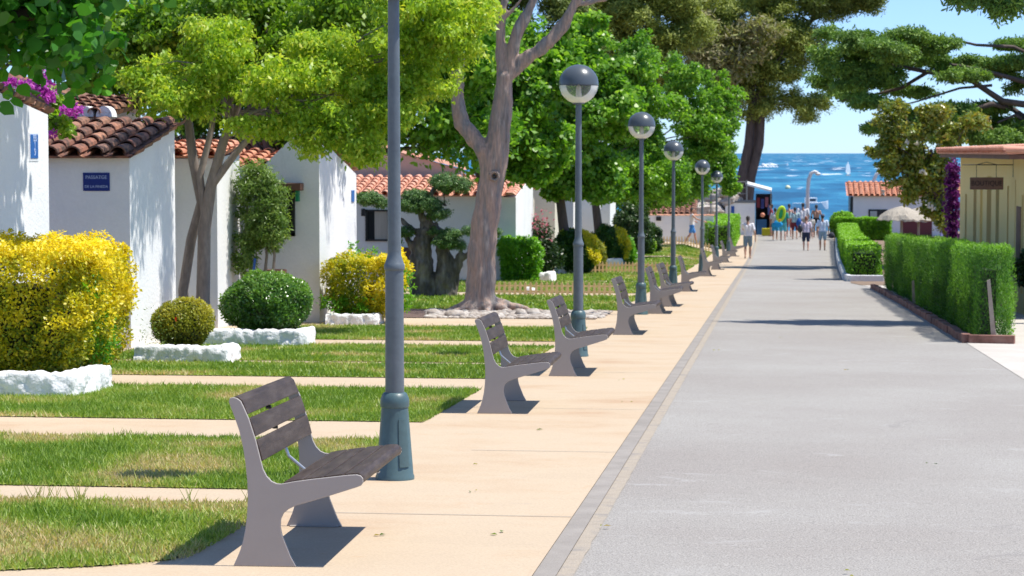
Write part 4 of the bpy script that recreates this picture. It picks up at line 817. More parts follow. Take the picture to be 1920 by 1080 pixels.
def shrub(label, cat, c, dims, m, n, size, kind='round', rough=.12, name='round_bush', group=None, v0=.5, vtop=.3, up=.4, droop=-.1, asp=.8, tmpl=T4, depth=.10, corner=.25, core=True, vfun=None, seed=0, sun=None):
    """c = centre of the base"""
    t = empty(name, c, 0, label, cat, group); dims = np.array(dims)
    p, nor, wob = surf_points(kind, dims, n, rough, corner, seed)
    keep = p[:, 2] > -dims[2]*.98; p = p[keep]; nor = nor[keep]; wob = wob[keep]
    dd = rng.uniform(0, 1, len(p))**1.5*depth; q = p-nor*dd[:, None]
    V, F = leaves(q+np.array([0, 0, dims[2]]), size, up, nor*.9, droop, asp, tmpl)
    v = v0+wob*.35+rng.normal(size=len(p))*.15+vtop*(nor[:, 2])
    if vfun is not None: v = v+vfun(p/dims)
    raw('foliage', V, F, m, t, np.clip(v, 0, 1))
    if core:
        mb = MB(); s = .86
        if kind == 'round': mb.ball((0, 0, dims[2]), 1, 16, 12, (dims[0]*s, dims[1]*s, dims[2]*s)); o = mb.build('twig_shade_core', M['core'], t)
        else: k = depth+rough*1.25; mb.box(-dims[0]*.8+k, dims[0]*.8-k, -dims[1]*.8+k, dims[1]*.8-k, 0, dims[2]*1.9-k); o = mb.build('twig_shade_core', M['core'], t)
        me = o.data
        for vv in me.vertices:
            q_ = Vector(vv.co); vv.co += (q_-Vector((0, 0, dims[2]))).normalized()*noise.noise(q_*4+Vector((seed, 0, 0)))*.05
    return t
def ground_at(px, py0, y): x = ax(px, y, py0); return (x, y, gz(x, y))
GB = 'clipped bushes beside the bungalows'
c = ground_at(85, 640, 22.35)
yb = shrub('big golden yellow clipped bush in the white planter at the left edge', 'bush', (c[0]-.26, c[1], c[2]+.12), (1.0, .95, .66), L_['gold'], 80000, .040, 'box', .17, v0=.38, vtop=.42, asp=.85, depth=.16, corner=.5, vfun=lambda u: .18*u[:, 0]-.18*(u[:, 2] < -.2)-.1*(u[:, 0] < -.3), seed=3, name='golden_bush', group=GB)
# green shoots growing through it
P_, O_, W_ = crown_points([((-.5, -1.0, .78), (.26, .1, .40)), ((-.12, -.95, .30), (.2, .08, .26)), ((-.6, -.97, .25), (.25, .1, .22)), ((.92, -.3, .45), (.12, .3, .4)), ((.95, -.6, .85), (.06, .15, .14))], 34, 26, .09, .2)
V, F = leaves(P_, .06, .4, O_*.5, .2, .5); raw('green_shoots', V, F, L_['limebush'], yb, np.clip(.4+W_, 0, 1))
shrub('dark green bush crest showing behind the big golden bush', 'bush', ground_at(160, 640, 25.4), (.42, .4, .72), L_['box'], 9000, .05, seed=5, group=GB)
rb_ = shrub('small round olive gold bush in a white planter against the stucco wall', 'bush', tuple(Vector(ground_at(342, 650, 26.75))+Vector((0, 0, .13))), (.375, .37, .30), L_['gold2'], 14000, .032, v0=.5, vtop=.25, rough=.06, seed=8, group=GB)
P_ = rng.normal(size=(260, 3))*np.array([.10, .06, .13])+np.array([-.2, -.4, .2]); V, F = leaves(P_, .035, .2, None, .2, .4); tag(raw('dry_twigs', V, F, L_['oleander'], rb_, rng.uniform(.2, .9, 260)), kind='stuff')
V, F = leaves(np.array([[.03, -.40, .37]]*5), .035, .3, None, .0, 1); raw('red_blossom', V, F, leafmat('red_petal', [(.5, .02, .01), (.6, .04, .02)], .2), rb_, rng.uniform(0, 1, 5))
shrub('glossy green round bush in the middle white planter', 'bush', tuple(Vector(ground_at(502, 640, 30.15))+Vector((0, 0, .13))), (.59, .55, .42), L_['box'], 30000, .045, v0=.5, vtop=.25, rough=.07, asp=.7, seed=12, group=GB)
c = ground_at(690, 600, 36.6)
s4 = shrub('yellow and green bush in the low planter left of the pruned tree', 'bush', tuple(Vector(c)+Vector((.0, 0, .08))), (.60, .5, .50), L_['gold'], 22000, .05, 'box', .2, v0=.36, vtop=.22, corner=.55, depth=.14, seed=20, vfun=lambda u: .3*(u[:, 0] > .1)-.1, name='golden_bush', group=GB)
P_, O_, W_ = crown_points([((-.45, -.45, .25), (.22, .12, .22)), ((-.1, -.5, .2), (.2, .1, .18)), ((.62, -.2, .5), (.1, .2, .45)), ((-.2, .3, 1.0), (.3, .2, .18))], 24, 26, .09, .2)
V, F = leaves(P_, .07, .4, O_*.5, .1, .6); raw('green_shoots', V, F, L_['limebush'], s4, np.clip(.5+W_, 0, 1))
# climbing shrub on the bungalow
b = Vector(ground_at(490, 560, 35.6)); t = empty('climbing_shrub', b, 0, 'tall pale green shrub with narrow leaves climbing between two bungalows', 'shrub')
P = lambda x, y, Y=35.5: at(x, y, Y)-b
tm = MB(); [tm.tube([P(x0, 590), P(x1, 480), P(x1+d, 380)], [.035, .025, .015], 6, wob=.2) for x0, x1, d in ((480, 470, 10), (490, 500, -5), (505, 515, -10), (470, 455, 10))]; tm.build('stems', M['bark_grey'], t)
foliage('foliage', L_['oleander'], t, rel([pb(490, 390, 35.5, 46, 40, 85), pb(480, 340, 35.5, 35, 30, 42), pb(505, 430, 35.4, 35, 30, 40), pb(460, 470, 35.4, 22, 25, 50)], b), 60, 46, .12, .075, .5, .4, .38, T4, .4, .2, .8, .5)
# pot shapes under it
p = at(465, 500, 35.2); o = MB(); o.tube([(p.x, 35.2, gz(-8, 35)), (p.x+.1, 35.25, gz(-8, 35)+1.05)], .022, 6); o = o.build('garden_pole', M['blue_paint'], None); tag(o, 'thin blue pole leaning beside the climbing shrub', 'pole')
p = at(516, 560, 35.9); o = MB().lathe([(0, 0), (.13, 0), (.19, .62), (.17, .62), (.15, .55), (0, .55)], 16, (p.x, 35.9, gz(-8, 36)+.25)); o.lathe([(0, 0), (.15, 0), (.15, .25), (0, .25)], 16, (p.x, 35.9, gz(-8, 36))); o = o.build('plant_pot', M['brownwood'], None, auto=40); tag(o, 'tall brown pot against the white wall behind the glossy bush', 'pot')
# farther bushes
shrub('bright lime green bush right of the grey tree trunk', 'bush', ground_at(975, 530, 61.0), (.50, .45, .56), L_['limebush'], 16000, .075, 'box', .2, corner=.6, v0=.5, seed=31, group=GB)
b = Vector(ground_at(1018, 520, 66)); t = empty('rose_bush', b, 0, 'dark tall rose bush with pink flowers beside the cream wall', 'bush')
foliage('foliage', L_['darkbush'], t, rel([pb(1015, 470, 66, 26, 24, 45), pb(1000, 440, 66, 16, 16, 35), pb(1035, 480, 66, 22, 22, 30)], b), 30, 30, .16, .09, .3, .2, .7, T4, .4, .2, .8, .5)
V, F = leaves(rng.normal(size=(110, 3))*np.array([.2, .1, .22])+np.array(at(1008, 415, 65.6)-b), .09, .3, None, .1, .9); tag(raw('pink_flowers', V, F, L_['pinkfl'], t, rng.uniform(0, 1, 110)), kind='stuff')
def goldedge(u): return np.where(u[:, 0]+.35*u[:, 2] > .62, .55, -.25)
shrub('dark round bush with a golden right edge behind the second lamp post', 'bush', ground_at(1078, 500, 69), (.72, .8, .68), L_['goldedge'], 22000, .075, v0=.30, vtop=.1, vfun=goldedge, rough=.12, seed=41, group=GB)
shrub('olive tinted small bush tucked right of the gold edged bush', 'bush', ground_at(1118, 492, 72), (.28, .4, .55), L_['gold2'], 6000, .07, v0=.3, seed=43, group=GB)
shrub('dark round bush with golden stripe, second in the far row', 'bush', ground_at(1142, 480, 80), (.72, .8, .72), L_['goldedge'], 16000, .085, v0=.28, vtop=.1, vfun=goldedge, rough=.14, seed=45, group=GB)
shrub('bright green bush to the right of the golden striped one', 'bush', ground_at(1172, 480, 82), (.38, .5, .55), L_['limebush'], 7000, .085, v0=.35, seed=47, group=GB)
shrub('tall dark cone shaped bush left of the third lamp post', 'bush', ground_at(1185, 470, 90), (.75, .8, 1.05), L_['darkbush'], 14000, .10, v0=.6, rough=.25, seed=49, group=GB)
shrub('dark round bush right of the third lamp post before the garden wall', 'bush', ground_at(1222, 460, 98), (.45, .5, .55), L_['darkbush'], 7000, .10, v0=.6, rough=.2, seed=51, group=GB)
shrub('small mid green bush at the foot of the dark cone bush', 'bush', ground_at(1208, 470, 95), (.45, .4, .42), L_['mid'], 5000, .09, v0=.4, seed=53, group=GB)
# bougainvillea on the left roofs
b = Vector((at(60, 500, 27.2).x, 27.2, gz(-9, 27))); t = empty('bougainvillea', b, 0, 'bougainvillea with bright magenta flowers between the leftmost roofs', 'shrub')
tm = MB(); P = lambda x, y, Y=27.2: at(x, y, Y)-b
tm.tube([(0, 0, 0), P(70, 300), P(88, 210), P(80, 130)], [.05, .04, .03, .01], 6, wob=.2); tm.tube([P(100, 240), P(130, 210)], [.03, .01], 6); tm.tube([P(95, 200), P(20, 155)], [.025, .01], 6); tm.build('stems', M['bark_grey'], t)
foliage('foliage', L_['mid'], t, rel([pb(115, 225, 27.2, 28, 25, 24), pb(105, 190, 27.4, 18, 20, 14), pb(60, 165, 27.4, 40, 20, 8), pb(115, 250, 27.3, 12, 14, 10)], b), 60, 20, .09, .07, .3, .3, .8, T5, .3, .2, .6, .6)
P_, O_, W_ = crown_points(rel([pb(78, 165, 27.1, 24, 20, 22), pb(92, 180, 27.1, 14, 12, 10), pb(95, 130, 27.1, 8, 8, 16), pb(20, 155, 27.1, 16, 14, 7), pb(138, 207, 27.0, 22, 14, 10), pb(95, 250, 27.0, 7, 8, 8), pb(45, 158, 27.2, 14, 10, 5)], b), 150, 16, .05, .3, .3)
V, F = leaves(P_, .045, .3, O_*.5, .1, 1.1); raw('flowers', V, F, L_['flower'], t, np.clip(.5+W_*2, 0, 1))
# violet bougainvillea by the shop
b = Vector((at(1790, 470, 57.6).x, 57.6, gz(4, 57.6))); t = empty('bougainvillea', b, 0, 'deep violet bougainvillea column climbing the corner of the yellow shop', 'shrub')
P_, O_, W_ = crown_points(rel([pb(1787, y, 57.5, 11, 12, 22) for y in (320, 345, 370, 395, 420, 445, 470)], b), 60, 22, .09, .3, .3)
V, F = leaves(P_, .07, .3, O_*.5, .1, 1.1); raw('flowers', V, F, L_['violet'], t, np.clip(.5+W_*2, 0, 1))
MB().tube([(0, .1, 0), (.05, .1, 1.5), (0, .1, 2.9)], [.05, .04, .02], 6, wob=.3).build('stems', M['bark_dark'], t)

def hedge(label, poly0, poly1, h, w0, w1, m, n, size, seed, group, up=.4, droop=-.3, asp=.8, name='clipped_hedge', depth=.07, strip=0, rough=.06, tmpl=T4, hv=.05):
    """clipped hedge running from poly0 (x, y) to poly1, width w0 to w1"""
    a = Vector((*poly0, 0)); b_ = Vector((*poly1, 0)); base = Vector((a.x, a.y, gz(a.x, a.y))); t = empty(name, base, 0, label, 'hedge', group)
    L = (b_-a).length; d = (b_-a)/L; s = Vector((-d.y, d.x, 0))
    # faces: two sides, top, two ends
    areas = np.array([L*h, L*h, L*(w0+w1)/2, w0*h, w1*h]); f = rng.choice(5, n, p=areas/areas.sum())
    u = rng.uniform(0, 1, n)**(1.0); vv = rng.uniform(0, 1, n); sd = np.where(f == 0, -1., np.where(f == 1, 1., rng.uniform(-1, 1, n)))
    u = np.where(f == 3, 0, np.where(f == 4, 1, u)); z = np.where(f == 2, 1, vv)
    ww = (w0+(w1-w0)*u)/2
    nor = np.zeros((n, 3)); sv = np.array(s); dv = np.array(d)
    nor[f == 0] = -sv; nor[f == 1] = sv; nor[f == 2] = (0, 0, 1); nor[f == 3] = -dv; nor[f == 4] = dv
    p = np.array(a)+dv*(u*L)[:, None]+sv*(sd*ww)[:, None]
    wob = np.array([noise.noise(Vector((q[0]*2, q[1]*2, zz*2+seed)))+.5*noise.noise(Vector((q[0]*6, q[1]*6, zz*(1.2 if strip else 6)+seed))) for q, zz in zip(p, z)])
    gzv = np.array([gz(q[0], q[1]) for q in p])
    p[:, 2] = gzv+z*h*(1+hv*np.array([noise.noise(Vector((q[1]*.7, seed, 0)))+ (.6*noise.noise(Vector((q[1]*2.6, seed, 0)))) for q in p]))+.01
    p += nor*(wob*rough*1.2)[:, None]-nor*(rng.uniform(0, 1, n)**1.5*depth)[:, None]
    V, F = leaves(p-np.array(base), size, up, nor*.9, droop, asp, tmpl)
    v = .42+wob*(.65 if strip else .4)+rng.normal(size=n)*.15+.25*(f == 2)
    raw('foliage', V, F, m, t, np.clip(v, 0, 1))
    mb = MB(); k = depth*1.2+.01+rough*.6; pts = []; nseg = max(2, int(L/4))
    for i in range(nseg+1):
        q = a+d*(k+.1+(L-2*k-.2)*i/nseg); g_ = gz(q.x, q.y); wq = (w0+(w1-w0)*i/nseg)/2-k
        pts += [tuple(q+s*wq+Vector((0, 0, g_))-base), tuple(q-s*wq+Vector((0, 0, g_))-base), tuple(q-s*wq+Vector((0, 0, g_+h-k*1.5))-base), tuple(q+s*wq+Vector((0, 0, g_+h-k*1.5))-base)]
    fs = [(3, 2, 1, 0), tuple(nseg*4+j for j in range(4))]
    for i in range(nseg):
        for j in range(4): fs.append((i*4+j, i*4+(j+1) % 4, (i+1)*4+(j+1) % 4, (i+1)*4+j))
    mb.add(pts, fs); mb.build('twig_shade_core', M['core'], t); return t
HG = 'clipped hedges'
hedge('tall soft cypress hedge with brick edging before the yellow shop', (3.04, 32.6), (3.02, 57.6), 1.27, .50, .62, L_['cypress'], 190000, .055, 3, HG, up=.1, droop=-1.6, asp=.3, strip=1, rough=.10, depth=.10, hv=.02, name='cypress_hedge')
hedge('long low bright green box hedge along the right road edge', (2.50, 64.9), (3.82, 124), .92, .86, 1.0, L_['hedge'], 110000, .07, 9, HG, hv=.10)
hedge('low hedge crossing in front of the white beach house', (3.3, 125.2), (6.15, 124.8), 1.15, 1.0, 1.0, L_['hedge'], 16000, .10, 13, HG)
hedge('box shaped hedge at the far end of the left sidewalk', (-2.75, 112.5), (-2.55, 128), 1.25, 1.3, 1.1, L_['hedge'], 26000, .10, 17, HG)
shrub('small round bush beside the white beach house corner', 'bush', ground_at(1580, 440, 128), (.75, .6, .72), L_['hedge'], 6000, .1, seed=61)
shrub('dark bush against the white beach house corner', 'bush', ground_at(1592, 440, 129.2), (.5, .5, .62), L_['darkbush'], 4000, .1, seed=63)
# edging
mb = MB(); y = 32.1; 
for a, b_ in (((3.30, 32.15), (2.66, 32.3)), ((2.66, 32.3), (2.58, 46)), ((2.58, 46), (2.42, 57.6))):
    A_ = Vector((*a, 0)); B_ = Vector((*b_, 0)); n = max(1, int((B_-A_).length/.45)); d = (B_-A_)/n; s = Vector((-d.y, d.x, 0)).normalized()*.06
    for i in range(n):
        p = A_+d*i; q = A_+d*(i+.95); z = .10+random.uniform(-.012, .012); g0 = gz(p.x, p.y); g1_ = gz(q.x, q.y); j = Vector((random.uniform(-.01, .01), 0, 0))
        mb.add([p-s+j+Vector((0, 0, g0-.05)), p+s+j+Vector((0, 0, g0-.05)), q+s+j+Vector((0, 0, g1_-.05)), q-s+j+Vector((0, 0, g1_-.05)), p-s+j+Vector((0, 0, g0+z)), p+s+j+Vector((0, 0, g0+z)), q+s+j+Vector((0, 0, g1_+z)), q-s+j+Vector((0, 0, g1_+z))], [(0, 1, 2, 3), (4, 5, 6, 7), (0, 1, 5, 4), (1, 2, 6, 5), (2, 3, 7, 6), (3, 0, 4, 7)])
o = mb.build('brick_edging', M['brick'], None, bevel=.008); tag(o, 'low reddish brick edging at the foot of the cypress hedge', 'edging')
mb = MB(); K_ = [(2.98, 63.9), (2.05, 63.9), (1.98, 66), (2.45, 90), (3.25, 124)]
for a, b_ in zip(K_[:-1], K_[1:]):
    n = max(1, int(math.hypot(b_[0]-a[0], b_[1]-a[1])/3)); 
    for i in range(n):
        p = Vector((a[0]+(b_[0]-a[0])*i/n, a[1]+(b_[1]-a[1])*i/n, 0)); q = Vector((a[0]+(b_[0]-a[0])*(i+.995)/n, a[1]+(b_[1]-a[1])*(i+.995)/n, 0)); d = q-p; s = Vector((-d.y, d.x, 0)).normalized()*.07
        Z = lambda v, h: Vector((0, 0, gz(v.x, v.y)+h))
        mb.add([p-s+Z(p, -.05), p+s+Z(p, -.05), q+s+Z(q, -.05), q-s+Z(q, -.05), p-s+Z(p, .16), p+s+Z(p, .16), q+s+Z(q, .16), q-s+Z(q, .16)], [(0, 1, 2, 3), (4, 5, 6, 7), (0, 1, 5, 4), (1, 2, 6, 5), (2, 3, 7, 6), (3, 0, 4, 7)])
o = mb.build('white_kerb', M['whitewash'], None, bevel=.015); tag(o, 'low white kerb around the bright green box hedge', 'kerb')
for px, y, h, ln, lab in ((1865, 32.28, .86, .16, 'weathered wooden stake leaning against the near end of the cypress hedge'), (1716, 45.2, .5, .04, 'thin stake low on the road side of the cypress hedge')):
    p = at(px, 620, y); xx = p.x if y < 33 else 2.70
    mb = MB(); g_ = gz(xx, y); mb.add([(xx-.035, y-.012, g_-.05), (xx+.035, y-.012, g_-.05), (xx+.035, y+.012, g_-.05), (xx-.035, y+.012, g_-.05), (xx-.035-ln*.5, y-.012, g_+h), (xx+.01-ln*.5, y-.012, g_+h+.02), (xx+.01-ln*.5, y+.012, g_+h+.02), (xx-.035-ln*.5, y+.012, g_+h)], [(0, 1, 2, 3), (4, 5, 6, 7), (0, 1, 5, 4), (1, 2, 6, 5), (2, 3, 7, 6), (3, 0, 4, 7)])
    o = mb.build('wooden_stake', M['greypost'], None); tag(o, lab, 'stake')

# ================================================================ PICKET FENCES, ROCKS, PEBBLES
def fence(x0, x1, y, h, sp, label):
    t = empty('picket_fence', (x0, y, gz(x0, y)), 0, label, 'fence', 'low wooden picket fences'); n = int((x1-x0)/sp)
    pk = None
    for i in range(n+1):
        x = i*sp
        if pk is None:
            pk = MB().prism([(-.028, 0), (.028, 0), (.028, h*.86), (0, h), (-.028, h*.86)], -.009, .009).build('picket', M['palewood'], t); o = pk
        else:
            o = pk.copy(); COL.objects.link(o); o.parent = t
        o.location = (x, 0, gz(x0+x, y)-gz(x0, y)); o.rotation_euler = (0, R(random.uniform(-2.5, 2.5)), 0)
    for z in (h*.25, h*.68): MB().add([(-.03, .010, z-.018), (x1-x0, .010, z-.018+gz(x1, y)-gz(x0, y)), (x1-x0, .026, z-.018+gz(x1, y)-gz(x0, y)), (-.03, .026, z-.018), (-.03, .010, z+.018), (x1-x0, .010, z+.018+gz(x1, y)-gz(x0, y)), (x1-x0, .026, z+.018+gz(x1, y)-gz(x0, y)), (-.03, .026, z+.018)], [(0, 1, 2, 3), (4, 5, 6, 7), (0, 1, 5, 4), (1, 2, 6, 5), (2, 3, 7, 6), (3, 0, 4, 7)]).build('rail', M['palewood'], t)
fence(-6.35, -3.55, 50.7, .29, .118, 'nearest low wooden picket fence, right of the grey tree trunk')
fence(-5.95, -3.2, 71.6, .36, .118, 'middle low picket fence behind the second and third lamp posts')
fence(-5.5, -3.0, 108.4, .40, .14, 'farthest low picket fence in front of the white garden wall')
def rock(mb, c, r, seed):
    b0 = len(mb.V); mb.ball(c, r, 9, 6, (1.25, 1, .65))
    for i in range(b0, len(mb.V)):
        p = Vector(mb.V[i]); d = (p-Vector(c)); mb.V[i] = tuple(Vector(c)+d*(1+.5*noise.noise(p*6+Vector((seed, 0, 0)))))
mb = MB()
for k in range(900):
    px = random.uniform(800, 1150); y = random.uniform(38.4, 41.6); x = ax(px, y, 590)
    if -7.6 < x < -2.95: rock(mb, (x, y, gz(x, y)+.01), random.choice([.03, .04, .05, .06, .03]), k)
o = mb.build('pebbles', M['rock'], None, smooth=True); tag(o, 'pale pebbles strewn in the bed around the grey trunk', 'pebbles', kind='stuff')
sheet('planting_bed', M['mulch'], 38.4, 41.9, -8.6, -5.9, .012); sheet('gravel_bed', M['soil'], 38.4, 41.9, -5.9, -3.0, .012)
RK = [(815, 39.4, .12, 'white rock lying left of the grey trunk in the bed'), (850, 38.7, .14, 'pale flat rock nearest the path left of the trunk'), (975, 39.6, .11, 'pale rock just right of the trunk roots'), (1000, 39.9, .12, 'rounded pale rock between the trunk and second bench'), (1025, 40.2, .09, 'small pale rock behind the third bench back')]
for i, (px, y, r, lab) in enumerate(RK):
    x = ax(px, y, 590); mb = MB(); rock(mb, (0, 0, r*.4), r, i); o = mb.build('rock', M['rock'], None, smooth=True); o.location = (x, y, gz(x, y)); tag(o, lab, 'rock', 'pale rocks round the grey tree')
x = ax(1012, 51.3, 535); mb = MB(); rock(mb, (0, 0, .08), .13, 9); o = mb.build('rock', M['whitewash'], None, smooth=True); o.location = (ax(993, 51.3, 540), 51.3, gz(-6, 51.3)); tag(o, 'round white rock behind the nearest picket fence', 'rock')

# ================================================================ YELLOW SHOP
XS = 4.45; YS0, YS1 = 40.6, 56.6; g0 = gz(5, YS0); g1_ = gz(5, YS1); ze = at(1850, 283, 50).z
sh = empty('shop', (XS, YS0, g0), 0, 'pale yellow shop with vertical slit windows and overhanging clay roof', 'shop'); o_ = Vector((XS, YS0, g0))
SL = [(42.25, 42.55, .35, 2.15), (43.6, 43.75, .15, 2.45), (44.9, 45.2, 1.0, 2.35), (46.8, 47.5, .8, 2.55), (48.5, 49.5, .8, 2.6), (50.5, 51.1, .8, 2.6), (52.0, 52.8, .8, 2.5), (54.6, 55.1, .8, 2.3)]
wm = MB(); ys = [YS0]+[v for s in SL for v in s[:2]]+[YS1]
for i in range(0, len(ys), 2): wm.box(XS, XS+.3, ys[i], ys[i+1], min(g0, g1_)-.5, ze-.03) if ys[i+1] > ys[i] else None
for a, b_, z0, z1 in SL: g_ = gz(5, a); wm.box(XS, XS+.3, a, b_, g1_-.5, g_+z0); wm.box(XS, XS+.3, a, b_, g_+z1, ze-.03)
wm.box(XS+.3, XS+7, YS0, YS0+.3, g1_-.5, ze-.02); wm.box(XS+.3, XS+7, YS1-.3, YS1, g1_-.5, ze-.02)
for v in range(len(wm.V)): q = wm.V[v]; wm.V[v] = (q[0]-o_.x, q[1]-o_.y, q[2]-o_.z)
wm.build('wall', M['yellow'], sh)
for i, (a, b_, z0, z1) in enumerate(SL):
    g_ = gz(5, a); f = MB().box(.16, .2, a-YS0, b_-YS0, g_+z0-g0, g_+z1-g0).build('window', M['dark' if i in (1, 3) else 'yellow' if i in (5,) else 'signwood'], sh)
    if i in (1, 3): MB().box(.12, .159, a-YS0+.02, a-YS0+.07, g_+z0-g0+.02, g_+z1-g0-.02).build('frame', M['white_metal'], f)
MB().box(-.015, 0, 42.62-YS0, 43.35-YS0, gz(5, 43)+.95-g0, gz(5, 43)+1.95-g0).build('notice_board', M['signwood'], sh, bevel=.004)
tiles('roof', sh, (-.50, YS1-YS0+.5, ze-.07-g0), (0, -1, 0), (1, 0, .045), YS1-YS0+.5+.4, 7.6, M['tile_pink'], cw=.27, row=.42)
MB().box(-.46, 0, -.38, YS1-YS0+.45, ze-.15-g0, ze-.075-g0).build('eave_board', M['brownwood'], sh)
# hanging sign
Yb = 44.1; sg = empty('hanging_sign', (XS, Yb, at(1850, 344, Yb).z), 0, 'brown wooden hanging sign reading BOUTIQUE on an iron bracket', 'sign'); P = lambda x, y: at(x, y, Yb)-Vector(sg.location)
c = P(1850, 344); MB().box(c.x-.31, c.x+.31, -.02, .02, c.z-.115, c.z+.115).build('board', M['signwood'], sg, bevel=.008)
text('BOUTIQUE', .135, M['letter_dark'], sg, (c.x, -.022, c.z), (R(90), 0, 0), sx=.86)
br = MB(); br.tube([P(1804, 309), (0, 0, P(1892, 309).z)], .009, 6); br.tube([(0, 0, P(0, 295).z), (0, 0, P(0, 330).z)], .009, 6); br.tube([P(1830, 309), P(1850, 304), P(1870, 309)], .006, 6)
for x in (1831, 1868): br.tube([P(x, 309), P(x, 334)], .005, 6)
br.build('bracket', M['dark'], sg)
# plant by the shop wall
shrub('dark leafy potted plant at the shop wall on the right edge', 'plant', tuple(at(1925, 505, 41.2)-Vector((0, 0, .32))), (.22, .22, .32), L_['darkbush'], 1500, .09, name='wall_plant', seed=70, core=False)

def cloth(name, c): 
    if name not in M: M[name] = mat(name, [tuple(v*.9 for v in c), c], .9, 12, (.3, .7), .3, 25)
    return M[name]
# ================================================================ FAR END
Yw = 113.0
def wallobj(label, pts, h, y0, th=.25, m='white', name='garden_wall', cat='wall', top=None):
    mb = MB(); (xa, xb) = pts; g_ = min(gz(xa, y0), gz(xb, y0)); mb.box(xa, xb, y0, y0+th, g_-.4, g_+h); o = mb.build('wall' if top else name, M[m], None)
    return o
xa, xb = ax(1205, Yw, 430), ax(1338, Yw, 430); zt = at(1270, 404, Yw).z
t = empty('garden_wall', (xa, Yw, gz(xa, Yw)), 0, 'long white garden wall behind the man in blue shorts', 'wall'); wm = MB(); wm.box(0, xb-xa, 0, .25, -.4, zt-gz(xa, Yw)); wm.build('wall_face', M['white'], t); coping(t, [(0, .125, zt-gz(xa, Yw)), (xb-xa, .125, zt-gz(xa, Yw))], .34, .05, M['coping'])
q = at(1235, 410, Yw)-Vector(t.location); MB().box(q.x-.12, q.x+.12, -.06, 0, q.z-.1, q.z+.1).build('wall_light', M['dark'], t)
# tiled shed roof and rails behind that wall
t = empty('tiled_shed', (xa, Yw+3, gz(xa, Yw)), 0, 'small shed with dark reddish tiled roof behind the garden wall', 'shed'); L0 = Vector(t.location)
z_ = at(1270, 402, Yw+3).z-L0.z; x0, x1 = ax(1215, Yw+3)-L0.x, ax(1300, Yw+3)-L0.x; MB().box(x0, x1, 0, 3, -.3, z_).build('wall', M['pinkwall'], t); tiles('roof', t, (x0-.1, -.1, z_), (1, 0, 0), (0, 1, .32), x1-x0+.2, 2.4, M['tile_old'], cw=.28)
# stone bank under the pine
mb = MB()
for k in range(60):
    px = random.uniform(1292, 1372); y = random.uniform(131, 137); h = random.uniform(0, 2.6)*(1-(1372-px)/200); rock(mb, (ax(px, y), y, gz(0, y)+h), random.uniform(.45, .9), k)
o = mb.build('rocky_bank', M['rock'], None); tag(o, 'brownish rocky bank beneath the big twin trunk pine', 'rocks', kind='stuff')
# rail fence strands
Yr = 130; t = empty('railing', (ax(1368, Yr), Yr, gz(0, Yr)), 0, 'grey railing on top of the white kiosk wall', 'railing'); L0 = Vector(t.location); P = lambda x, y: at(x, y, Yr)-L0
mb = MB(); 
for y in (341, 352, 363): mb.tube([P(1367, y), P(1400, y)], .03, 6)
for x in (1367, 1400): mb.tube([P(x, 338), P(x, 376)], .045, 6)
mb.build('rails', M['shade_metal'], t)
t = empty('wire_fence', (ax(1280, 118), 118, gz(0, 118)), 0, 'thin pale rail strands above the garden wall', 'fence'); L0 = Vector(t.location); P = lambda x, y: at(x, y, 118)-L0
mb = MB(); [mb.tube([P(1272, y), P(1335, y), P(1362, y-10)], .018, 5) for y in (362, 373)]; mb.build('rails', M['galv'], t); mb = MB(); [mb.tube([P(x, 358), (P(x, 358).x, 0, 0)], .03, 5) for x in (1275, 1333)]; mb.build('posts', M['shade_metal'], t)
# white block with blue shutter, dark kiosk
Yk = 131.0; g_ = gz(0, Yk); t = empty('white_block', (ax(1368, Yk), Yk, g_), 0, 'white block wall with small blue shutter at the road end', 'building'); L0 = Vector(t.location); P = lambda x, y: at(x, y, Yk)-L0
MB().box(P(1362, 0).x, P(1418, 0).x, 0, 2.2, -.3, P(0, 377).z).build('wall', M['white'], t); MB().box(P(1362, 0).x-.05, P(1418, 0).x+.05, -.05, 2.25, P(0, 377).z+.002, P(0, 373).z).build('roof_slab', M['shade_metal'], t)
MB().box(P(1373, 0).x, P(1379, 0).x, -.04, 0, P(0, 397).z, P(0, 383).z).build('shutter', M['blue_paint'], t)
wm = MB(); wm.box(P(1335, 0).x, P(1362, 0).x-.003, .5, .8, -.3, P(0, 388).z); wm.build('side_wall', M['white'], t)
t = empty('beach_kiosk', (ax(1420, Yk), Yk+1, g_), 0, 'dark open beach kiosk with sloping pale awning at the road end', 'kiosk'); L0 = Vector(t.location); P = lambda x, y: at(x, y, Yk)-L0
K1, K2 = P(1419, 0).x, P(1450, 0).x
kb = MB(); kb.box(K1, K2, 1.6, 1.7, -.2, P(0, 362).z); kb.box(K1, K1+.06, 0, 1.6, -.2, P(0, 362).z); kb.box(K2-.06, K2, 0, 1.6, -.2, P(0, 362).z); kb.build('dark_walls', mat('kiosk_dark', [(.02, .022, .03), (.05, .045, .055)], .8, 3), t)
for i_, (px_, py_, c_) in enumerate([(1424, 372, (.25, .04, .05)), (1432, 374, (.05, .06, .2)), (1440, 371, (.3, .1, .12)), (1445, 385, (.12, .14, .3))]): MB().box(P(px_-3, 0).x, P(px_+3, 0).x, -.12, -.09, P(0, py_+14).z, P(0, py_-4).z).build('hanging_towel', cloth('towel_%s' % 'abcd'[i_], c_), t)
